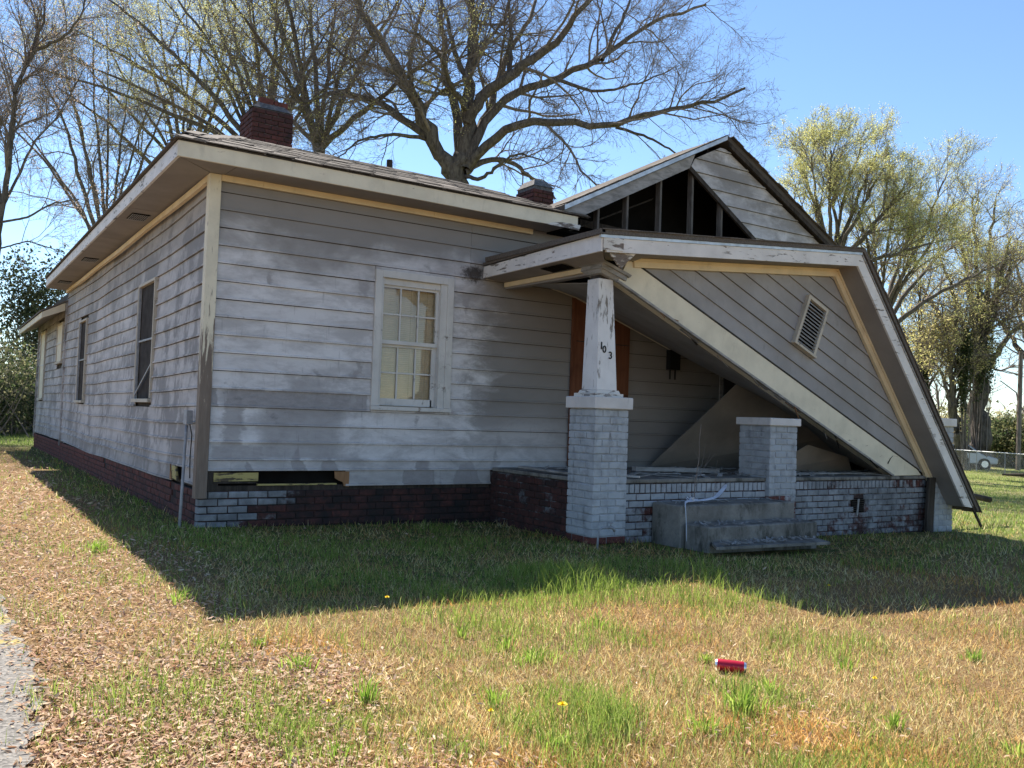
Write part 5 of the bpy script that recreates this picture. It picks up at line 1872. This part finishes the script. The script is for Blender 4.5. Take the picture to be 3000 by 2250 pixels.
# far wood closing the horizon
def farwood():
    r = np.random.default_rng(5)
    N = 420
    ang = r.uniform(-.75, 2.2, N)
    dist = r.uniform(85, 150, N)
    bx = CP.x + np.sin(ang) * dist
    by = CP.y + np.cos(ang) * dist
    h = r.uniform(7, 15, N)
    P = np.empty((N, 8, 3))
    for k in range(8):
        P[:, k] = np.stack([bx + r.normal(size=N) * .12 * k, by + r.normal(size=N) * .12 * k, -1 + h * k / 7], 1)
    R = (np.linspace(.16, .04, 8)[None] * r.uniform(.7, 1.5, (N, 1)))
    V, Q = tubes(P, R, 4)
    Vs, Qs = [V], [Q]
    off = len(V)
    A, B = P, R
    for i, s in enumerate([dict(N=6500, L0=1.4, L1=4, n=5, rr=.5, ang=(20, 55), g=(0, 0, .02), trop=(0, 0, .3), wig=.14, rmin=.03), dict(N=26000, L0=.6, L1=2.0, n=3, rr=.6, ang=(20, 60), g=(0, 0, 0), trop=(0, 0, .2), wig=.1, rmin=.018)]):
        A, B = children(A, B, seed=90 + i, **s)
        V, Q = tubes(A, B, 3)
        Vs.append(V)
        Qs.append(Q + off)
        off += len(V)
    o = bpy.data.objects.new('far_wood', fast_mesh('far_wood', np.concatenate(Vs), np.concatenate(Qs), M['twig']))
    link(o)
    tag(o, 'distant bare wood along the horizon', 'wood', kind='stuff')
    N = 60000
    ang = r.uniform(-.75, 2.2, N)
    dist = r.uniform(80, 150, N)
    hh = np.abs(r.normal(size=N)) * 1.5 + r.random(N) * 1.2
    p = np.stack([CP.x + np.sin(ang) * dist, CP.y + np.cos(ang) * dist, -1.0 + hh], 1)
    a = r.normal(size=(N, 3)) * .35
    b = r.normal(size=(N, 3)) * .25
    V = np.stack([p, p + a, p + b], 1).reshape(-1, 3)
    cols = np.array(BR + OL)
    c = cols[r.integers(0, len(cols), N)]
    o = bpy.data.objects.new('far_undergrowth', fast_mesh('far_undergrowth', V, np.arange(3 * N).reshape(-1, 3), M['foliage'], np.repeat(c, 3, 0)))
    link(o)
    tag(o, 'distant brown undergrowth below the far wood', 'undergrowth', kind='stuff')


farwood()


# chain-link fence, posts and things beyond it
def fence():
    A = np.array([45.5, 20.0])
    B = np.array([40.6, 11.6])
    d = (B - A)
    Lf = np.linalg.norm(d)
    d /= Lf
    z = lambda p: gzf(p[0], p[1])
    f = thing('chain_link_fence', (A[0], A[1], z(A)), 'low chain-link fence with a pale top rail across the far lawn', 'fence')
    H_ = 1.08
    MB().tube([(A[0], A[1], z(A) + H_), (B[0], B[1], z(B) + H_)], .024, 8).build('top_rail', M['metal'], f)
    n = 5
    for i in range(n):
        p = A + d * (Lf * i / (n - 1))
        MB().tube([(p[0], p[1], z(p) - .1), (p[0], p[1], z(p) + H_ + .03)], .022, 6).build('post', M['greymetal'], f)
    V, Q = [], []
    m = []
    s = -H_
    while s < Lf:
        for sg in (1, -1):
            a0 = s if sg > 0 else s + H_
            p, q = A + d * a0, A + d * (a0 + sg * H_)
            m.append([(p[0], p[1], z(p) + .02), (q[0], q[1], z(q) + H_)])
        s += .075
    P = np.array(m)
    V, Q = tubes(P, np.full(P.shape[:2], .0022), 3)
    o = link(bpy.data.objects.new('chain_mesh', fast_mesh('chain_mesh', V, Q, M['metal'])), f)
    o['kind'] = 'stuff'


fence()
g0 = gzf(60, 23)
wf = thing('post_and_rail', (58.5, 22.6, g0), 'dark post with two thin rails beyond the chain-link fence', 'fence')
p = at(2166, 950, 60)
q = at(2060, 930, 60)
MB().tube([(p[0], p[1], g0 - .2), (p[0], p[1], g0 + 1.75)], .13, 8).build('post', M['darkwood'], wf)
MB().tube([(q[0], q[1], g0 - .2), (q[0], q[1], g0 + 1.9)], .10, 8).build('post', M['darkwood'], wf)
r_ = at(2225, 960, 60)
for hgt in (1.0, 1.72):
    MB().tube([(q[0], q[1], g0 + hgt + .1), (p[0], p[1], g0 + hgt), (r_[0], r_[1], g0 + hgt)], .03, 6).build('rail', M['greymetal'], wf)

# car parked beyond the fence
c0 = at(2058, 985, 50)
car = thing('parked_car', (c0[0], c0[1], gzf(c0[0], c0[1])), 'silver car parked behind the chain-link fence at the right', 'car')
cu = np.array([.80, -.60])
cz = gzf(c0[0], c0[1])


def CW(a, b, z):
    return (c0[0] + cu[0] * a - cu[1] * b, c0[1] + cu[1] * a + cu[0] * b, cz + z)


prof_c = [(-2.1, .30), (2.1, .30), (2.15, .62), (1.25, .86), (.55, 1.36), (-1.0, 1.40), (-1.75, .98), (-2.15, .9)]
MB().prism([CW(a, -.82, z) for a, z in prof_c], (-cu[1] * 1.64, cu[0] * 1.64, 0)).build('body', M['carpaint'], car, bevel=.06)
for sg in (-.835, .825):
    MB().prism([CW(a, sg, z) for a, z in [(1.0, .90), (.5, 1.28), (-.95, 1.32), (-1.5, .95)]], (-cu[1] * .01, cu[0] * .01, 0)).build('side_window', M['screen'], car)
    for a in (-1.35, 1.35):
        mm = Matrix.Translation(CW(a, sg, .31)) @ Vector((-cu[1], cu[0], 0)).to_track_quat('Z', 'Y').to_matrix().to_4x4()
        wl = MB().lathe([(.001, -.09), (.30, -.09), (.32, -.06), (.32, .06), (.30, .09), (.001, .09)], 18, mm).build('wheel', M['rubber'], car)
        MB().lathe([(.001, -.1), (.19, -.1), (.19, .1), (.001, .1)], 14, mm).build('rim', M['alu'], wl)
MB().prism([CW(.60, -.66, 1.34), CW(1.22, -.70, .89), CW(1.22, .70, .89), CW(.60, .66, 1.34)], (cu[0] * .012, cu[1] * .012, .012)).build('windscreen', M['screen'], car)

# fallen log, pole
p, q = at(2166, 1010, 42), at(2260, 1014, 40.5)
zp = gzf(p[0], p[1])
o = MB().tube([(p[0], p[1], zp + .09), ((p[0] + q[0]) / 2, (p[1] + q[1]) / 2, zp + .14), (q[0], q[1], zp + .08)], [.05, .09, .09], 8).build('fallen_log', M['darkwood'])
tag(o, 'fallen dark log on the far lawn by the right edge', 'log')
p = at(2201, 850, 50)
o = MB().tube([(p[0], p[1], gzf(p[0], p[1]) - .1), (p[0] + .1, p[1], p[2]), (p[0] + .16, p[1], at(2203, 758, 50)[2])], [.14, .13, .12], 8).build('wooden_pole', M['twig'])
tag(o, 'weathered wooden pole standing among bushes at the right edge', 'pole')

# ------------------------------------------------------------------ grass, leaves and weeds
def vnoise(x, y, s, seed):
    """cheap smooth value noise"""
    r = np.random.default_rng(seed)
    G = r.random((64, 64))
    X, Y = x / s, y / s
    i, j = np.floor(X).astype(int), np.floor(Y).astype(int)
    fx, fy = X - i, Y - j
    fx, fy = fx * fx * (3 - 2 * fx), fy * fy * (3 - 2 * fy)
    g = lambda a, b: G[a % 64, b % 64]
    return (g(i, j) * (1 - fx) + g(i + 1, j) * fx) * (1 - fy) + (g(i, j + 1) * (1 - fx) + g(i + 1, j + 1) * fx) * fy


def scatter(N, rmin, rmax, seed, a0=-.28, a1=1.42, power=1.0):
    """lawn points, thinning with distance from where the path passes"""
    r = np.random.default_rng(seed)
    t = r.random(N)
    d = (rmin ** -power + t * (rmax ** -power - rmin ** -power)) ** (-1 / power)
    a = r.uniform(a0, a1, N)
    return CP.x + np.sin(a) * d, CP.y + np.cos(a) * d, d


def lawn_ok(x, y):
    ok = ~((x > -.02) & (x < 10.3) & (y > -.02)) & ~((x > 3.55) & (x < 10.3) & (y > -2.08)) & ~((x > -.02) & (x < 4.1) & (y > -.05) & (y < 18.3))
    ok &= ~((x > 4.3) & (x < 6.25) & (y > -3.2))
    drive = np.interp(y, [-8.8, -6.2, -5.7, -5.25, -4.9, -4.4, -3.8, -3.1, -2.2, 0, 4, 12], [-2.06, -1.99, -1.94, -1.92, -1.85, -1.88, -1.9, -1.93, -1.97, -2.1, -2.3, -2.4])
    ok &= x > drive + np.random.default_rng(1).normal(size=len(x)) * .11
    return ok


def leafiness(x, y):
    n = vnoise(x, y, .9, 3)
    return np.clip((-.42 - x) / .85 + (n - .5) * 1.3, .0, 1) * np.clip((14 - y) / 4, 0, 1)


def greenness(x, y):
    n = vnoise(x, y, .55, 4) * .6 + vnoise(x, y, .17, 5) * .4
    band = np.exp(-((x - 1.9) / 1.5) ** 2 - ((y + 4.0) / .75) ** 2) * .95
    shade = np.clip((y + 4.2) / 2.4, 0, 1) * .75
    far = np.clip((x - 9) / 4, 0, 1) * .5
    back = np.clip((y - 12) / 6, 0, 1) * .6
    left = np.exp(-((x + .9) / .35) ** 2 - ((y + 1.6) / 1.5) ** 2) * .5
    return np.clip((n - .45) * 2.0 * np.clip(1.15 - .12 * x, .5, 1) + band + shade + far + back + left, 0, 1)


def blades(name, label, x, y, h, wd, lean, col, seed, segs=2, mat='grass'):
    r = np.random.default_rng(seed)
    N = len(x)
    z = gz(x, y) - .004
    a = r.uniform(0, 2 * np.pi, N)
    b = r.uniform(0, 2 * np.pi, N)
    p = np.stack([x, y, z], 1)
    side = np.stack([np.cos(a), np.sin(a), np.zeros(N)], 1) * (wd * .5)[:, None]
    ld = np.stack([np.cos(b), np.sin(b), np.zeros(N)], 1)
    u = np.array([0, 0, 1.])
    tilt = lean * r.uniform(.2, 1.0, N)
    top = p + ld * (h * np.sin(tilt))[:, None] + u * (h * np.cos(tilt))[:, None]
    if segs == 1:
        V = np.stack([p - side, p + side, top], 1).reshape(-1, 3)
        T = np.arange(3 * N).reshape(-1, 3)
        C = np.repeat(col, 3, 0)
    else:
        mid = p + ld * (h * np.sin(tilt * .5) * .5)[:, None] + u * (h * np.cos(tilt * .5) * .55)[:, None]
        V = np.stack([p - side, p + side, mid - side * .75, mid + side * .75, top], 1).reshape(-1, 3)
        k = np.arange(N)[:, None] * 5
        T = np.concatenate([k + np.array([[0, 1, 3]]), k + np.array([[0, 3, 2]]), k + np.array([[2, 3, 4]])])
        C = np.repeat(col, 5, 0)
    o = link(bpy.data.objects.new(name, fast_mesh(name, V, T, M[mat], C)))
    tag(o, label, 'grass', kind='stuff')
    return o


def pick(cols, N, seed, j=.22):
    r = np.random.default_rng(seed)
    cols = np.array(cols)
    return cols[r.integers(0, len(cols), N)] * r.uniform(1 - j, 1 + j, (N, 1))


DRY = [(.72, .59, .28), (.64, .50, .21), (.80, .69, .40), (.55, .35, .13), (.62, .45, .18), (.76, .64, .32), (.42, .25, .09), (.26, .17, .07)]
GRN = [(.20, .29, .045), (.27, .35, .07), (.14, .22, .035), (.34, .40, .11)]

# short dead turf
x, y, d = scatter(430000, 2.6, 26, 101, power=.9)
k = lawn_ok(x, y)
k &= np.random.default_rng(2).random(len(x)) > np.clip(leafiness(x, y) * .75, 0, .8)
k &= np.random.default_rng(3).random(len(x)) > greenness(x, y) * .55
k &= np.random.default_rng(8).random(len(x)) > np.clip(vnoise(x, y, .33, 35) * 2.6 - 1.75, 0, .75)
x, y, d = x[k], y[k], d[k]
r = np.random.default_rng(4)
N = len(x)
sc = np.clip(d / 5, 1, 3)
tone = vnoise(x, y, .8, 9)[:, None]
col = pick(DRY, N, 5) * (0.62 + .62 * (tone * .6 + .4 * vnoise(x, y, .22, 33)[:, None]))
rust = np.clip(vnoise(x, y, .7, 34) * 2.4 - 1.15, 0, 1)[:, None]
col = col * (1 - rust) + col * np.array([1.02, .78, .58]) * rust
blades('dry_grass', 'short straw-coloured dead grass covering the front lawn', x, y, r.uniform(.02, .07, N) * np.sqrt(sc), r.uniform(.0022, .0058, N) * sc, np.full(N, 1.45), col, 6, 1)

# green grass
x, y, d = scatter(330000, 2.6, 30, 111, power=.7)
k = lawn_ok(x, y)
g = greenness(x, y)
k &= np.random.default_rng(12).random(len(x)) < g * .9 + .07
k &= np.random.default_rng(13).random(len(x)) > np.clip(leafiness(x, y) * .55, 0, .55)
x, y, d, g = x[k], y[k], d[k], g[k]
N = len(x)
r = np.random.default_rng(14)
sc = np.clip(d / 6, 1, 3)
hh = (.035 + .075 * np.clip(vnoise(x, y, .6, 6) * 1.4 - .2, 0, 1)) * r.uniform(.5, 1.5, N)
hh *= 1 - .3 * np.clip((y + 3.4) / .8, 0, 1) + .25 * np.exp(-((y + 3.9) / .6) ** 2) + .8 * np.exp(-((x - 1.9) / 1.4) ** 2 - ((y + 4.0) / .55) ** 2)
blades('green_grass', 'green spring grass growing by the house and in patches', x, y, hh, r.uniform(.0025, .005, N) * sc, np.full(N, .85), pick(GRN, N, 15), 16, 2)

# far lawn tufts
r = np.random.default_rng(17)
N = 90000
x = r.uniform(10.5, 48, N)
y = r.uniform(-6, 34, N)
k = vnoise(x, y, 1.1, 18) > .35
x, y = x[k], y[k]
N = len(x)
blades('far_grass', 'sunlit green lawn beyond the house', x, y, r.uniform(.05, .14, N), r.uniform(.012, .03, N), np.full(N, 1.0), pick([(.22, .29, .07), (.30, .33, .10), (.36, .32, .14), (.16, .22, .05)], N, 19), 20, 1)
N = 40000
x = r.uniform(-12, 6, N)
y = r.uniform(18.5, 48, N)
blades('rear_grass', 'green lawn behind the rear corner of the house', x, y, r.uniform(.05, .16, N), r.uniform(.012, .03, N), np.full(N, 1.0), pick([(.20, .28, .06), (.26, .32, .09), (.15, .22, .05)], N, 21), 22, 1)


# fallen leaves
def leaves(N, seed, fn, name, label, s0, s1, rmax=24, power=.8):
    x, y, d = scatter(N, 2.6, rmax, seed, power=power)
    k = lawn_ok(x + .06, y)
    r = np.random.default_rng(seed + 1)
    k &= r.random(len(x)) < fn(x, y)
    x, y, d = x[k], y[k], d[k]
    N = len(x)
    L = r.uniform(s0, s1, N) * np.clip(d / 6, 1, 2.2)
    W = L * r.uniform(.2, .42, N)
    a = r.uniform(0, 2 * np.pi, N)
    t = r.normal(size=N) * .35
    c = np.stack([x, y, gz(x, y) + r.uniform(.004, .035, N)], 1)
    ax = np.stack([np.cos(a) * np.cos(t), np.sin(a) * np.cos(t), np.sin(t)], 1)
    b = np.cross(ax, np.stack([r.normal(size=N) * .4, r.normal(size=N) * .4, np.ones(N)], 1))
    b /= np.linalg.norm(b, axis=1, keepdims=True)
    nn = np.cross(b, ax)
    curl = (r.uniform(-.1, .45, N) * W)[:, None]
    L, W = L[:, None], W[:, None]
    V = np.stack([c - ax * L * .5, c - ax * L * .1 + b * W * .5 + nn * curl, c + ax * L * .2 + b * W * .4 + nn * curl, c + ax * L * .5,
                  c + ax * L * .2 - b * W * .4 + nn * curl, c - ax * L * .1 - b * W * .5 + nn * curl], 1).reshape(-1, 3)
    q = np.arange(N)[:, None] * 6
    T = np.concatenate([q + np.array([[0, 1, 2, 3]]), q + np.array([[0, 3, 4, 5]])])
    col = pick([(.60, .44, .30), (.52, .35, .23), (.68, .53, .38), (.45, .26, .16), (.36, .21, .13), (.64, .47, .30), (.56, .38, .28)], N, seed + 2)
    o = link(bpy.data.objects.new(name, fast_mesh(name, V, T, M['leaflit'], np.repeat(col, 6, 0))))
    tag(o, label, 'leaves', kind='stuff')


leaves(180000, 201, lambda x, y: leafiness(x, y), 'leaf_litter', 'tan fallen leaves carpeting the lawn beside the driveway', .012, .046)
leaves(60000, 211, lambda x, y: (.05 + .16 * (vnoise(x, y, .5, 30) > .62)) * np.clip(1.1 - x * .4, .15, 1), 'scattered_leaves', 'brown leaves scattered over the dry front lawn', .016, .04, 14)


# single tufts and flowers one can point at
def tuft(x, y, n, h, sp, label, seed, cols=GRN, wd=.006):
    r = np.random.default_rng(seed)
    a = r.uniform(0, 2 * np.pi, n)
    rr = np.abs(r.normal(size=n)) * sp * .35
    px, py = x + np.cos(a) * rr, y + np.sin(a) * rr
    z = gzf(x, y)
    p = np.stack([px, py, np.full(n, z - .005)], 1)
    hh = h * r.uniform(.55, 1.1, n)
    out = np.stack([np.cos(a + r.normal(size=n) * .5), np.sin(a + r.normal(size=n) * .5), np.zeros(n)], 1)
    tl = r.uniform(.1, .9, n)
    b = r.uniform(0, 6.28, n)
    side = np.stack([np.cos(b), np.sin(b), np.zeros(n)], 1) * wd * .5
    u = np.array([0, 0, 1.])
    P1 = p + out * (hh * np.sin(tl * .5) * .5)[:, None] + u * (hh * .55)[:, None]
    P2 = p + out * (hh * np.sin(tl))[:, None] + u * (hh * np.cos(tl))[:, None]
    V = np.stack([p - side, p + side, P1 - side * .8, P1 + side * .8, P2], 1).reshape(-1, 3)
    k = np.arange(n)[:, None] * 5
    T = np.concatenate([k + np.array([[0, 1, 3]]), k + np.array([[0, 3, 2]]), k + np.array([[2, 3, 4]])])
    o = link(bpy.data.objects.new('grass_tuft', fast_mesh('grass_tuft', V, T, M['grass'], np.repeat(pick(cols, n, seed + 1), 5, 0))))
    tag(o, label, 'grass tuft', 'grass tufts in the front lawn')


BG = [(.22, .36, .045), (.29, .42, .06), (.16, .28, .04), (.36, .45, .10)]
for i, (u, v, n, h, sp, lab) in enumerate([
        (1605, 1545, 110, .15, .14, 'dense bright green tuft in front of the red can'), (1660, 1490, 45, .10, .10, 'small loose tuft between the can and the dense tuft'),
        (2100, 1400, 60, .09, .10, 'lone bright tuft on the dry grass at the right'), (790, 1520, 50, .17, .13, 'tall sparse tuft in the left foreground'),
        (645, 1445, 70, .11, .13, 'green tuft left of the tall sparse tuft'), (1150, 1430, 95, .09, .20, 'wide low tuft in the middle of the lawn'),
        (1095, 1405, 45, .13, .10, 'upright tuft beside the wide low tuft'), (995, 1375, 40, .11, .07, 'narrow tuft above the middle of the lawn'),
        (1070, 1530, 40, .10, .12, 'thin tuft left of the yellow dandelion'), (1525, 1425, 60, .07, .10, 'low tuft touching the left end of the can'),
        (1520, 1590, 60, .10, .13, 'tuft near the bottom edge left of the dense tuft'), (1195, 1625, 40, .09, .10, 'tuft under the yellow dandelion'),
        (560, 1395, 55, .06, .06, 'low rosette weed in the left lawn'), (1830, 1430, 45, .09, .12, 'thin tuft right of the can'),
        (730, 1640, 50, .09, .12, 'tuft at the bottom edge left of centre'), (1930, 1570, 46, .11, .05, 'single narrow sprout in the right foreground'),
        (2195, 1620, 35, .08, .1, 'tuft in the bottom right corner'), (1290, 1350, 60, .12, .2, 'tuft in the sunlit strip below the house shadow'),
        (205, 1190, 90, .13, .22, 'bright tuft at the edge of the shadow left of the house corner'), (385, 1300, 50, .14, .14, 'tuft at the shadow edge in front of the house corner')]):
    k3 = 3000 / 2212
    dv = np.array(fwd) + np.array(right) * ((u * k3 - 1500) / 2589.93) - np.array(up) * ((v * k3 - 1125) / 2589.93)
    t = -CP.z / dv[2]
    px, py = CP.x + dv[0] * t, CP.y + dv[1] * t
    tuft(px, py, n, h, sp, lab, 300 + i * 3, BG)


def dandelion(u, v, lab, s=1.0):
    k3 = 3000 / 2212
    dv = np.array(fwd) + np.array(right) * ((u * k3 - 1500) / 2589.93) - np.array(up) * ((v * k3 - 1125) / 2589.93)
    t = -CP.z / dv[2]
    x, y = CP.x + dv[0] * t, CP.y + dv[1] * t
    z = gzf(x, y)
    f = thing('dandelion', (x, y, z), lab, 'flower', 'dandelions in the lawn')
    MB().tube([(x, y, z), (x + .004, y, z + .04 * s), (x, y - .003, z + .075 * s)], .002, 5).build('stem', M['stemgreen'], f)
    m = MB()
    for ring, n, rr, hz in ((0, 16, .016, .004), (1, 12, .011, .009), (2, 8, .006, .012)):
        for i in range(n):
            a = 2 * math.pi * i / n + ring * .2
            c = Vector((x, y - .003, z + .075 * s))
            e = Vector((math.cos(a), math.sin(a), 0))
            b = Vector((-math.sin(a), math.cos(a), 0)) * .002
            m.add([c - b, c + b, c + e * rr * s + b + Vector((0, 0, hz)), c + e * rr * s - b + Vector((0, 0, hz))], [(0, 1, 2, 3)])
    m.build('flower_head', M['dand'], f)


M['stemgreen'] = mk_plain('green_stem', (.12, .2, .05), .7, .2, 20)
dandelion(1212, 1585, 'large yellow dandelion in the centre foreground', 1.3)
dandelion(835, 1310, 'yellow dandelion in the shade in front of the house wall')
dandelion(1790, 1268, 'small yellow dandelion in the shade in front of the porch')
dandelion(708, 1545, 'tiny yellow flower in the left foreground', .7)
dandelion(1058, 1572, 'tiny yellow flower left of the large dandelion', .7)
dandelion(1888, 1480, 'small yellow flower on the dry grass right of the can', .8)
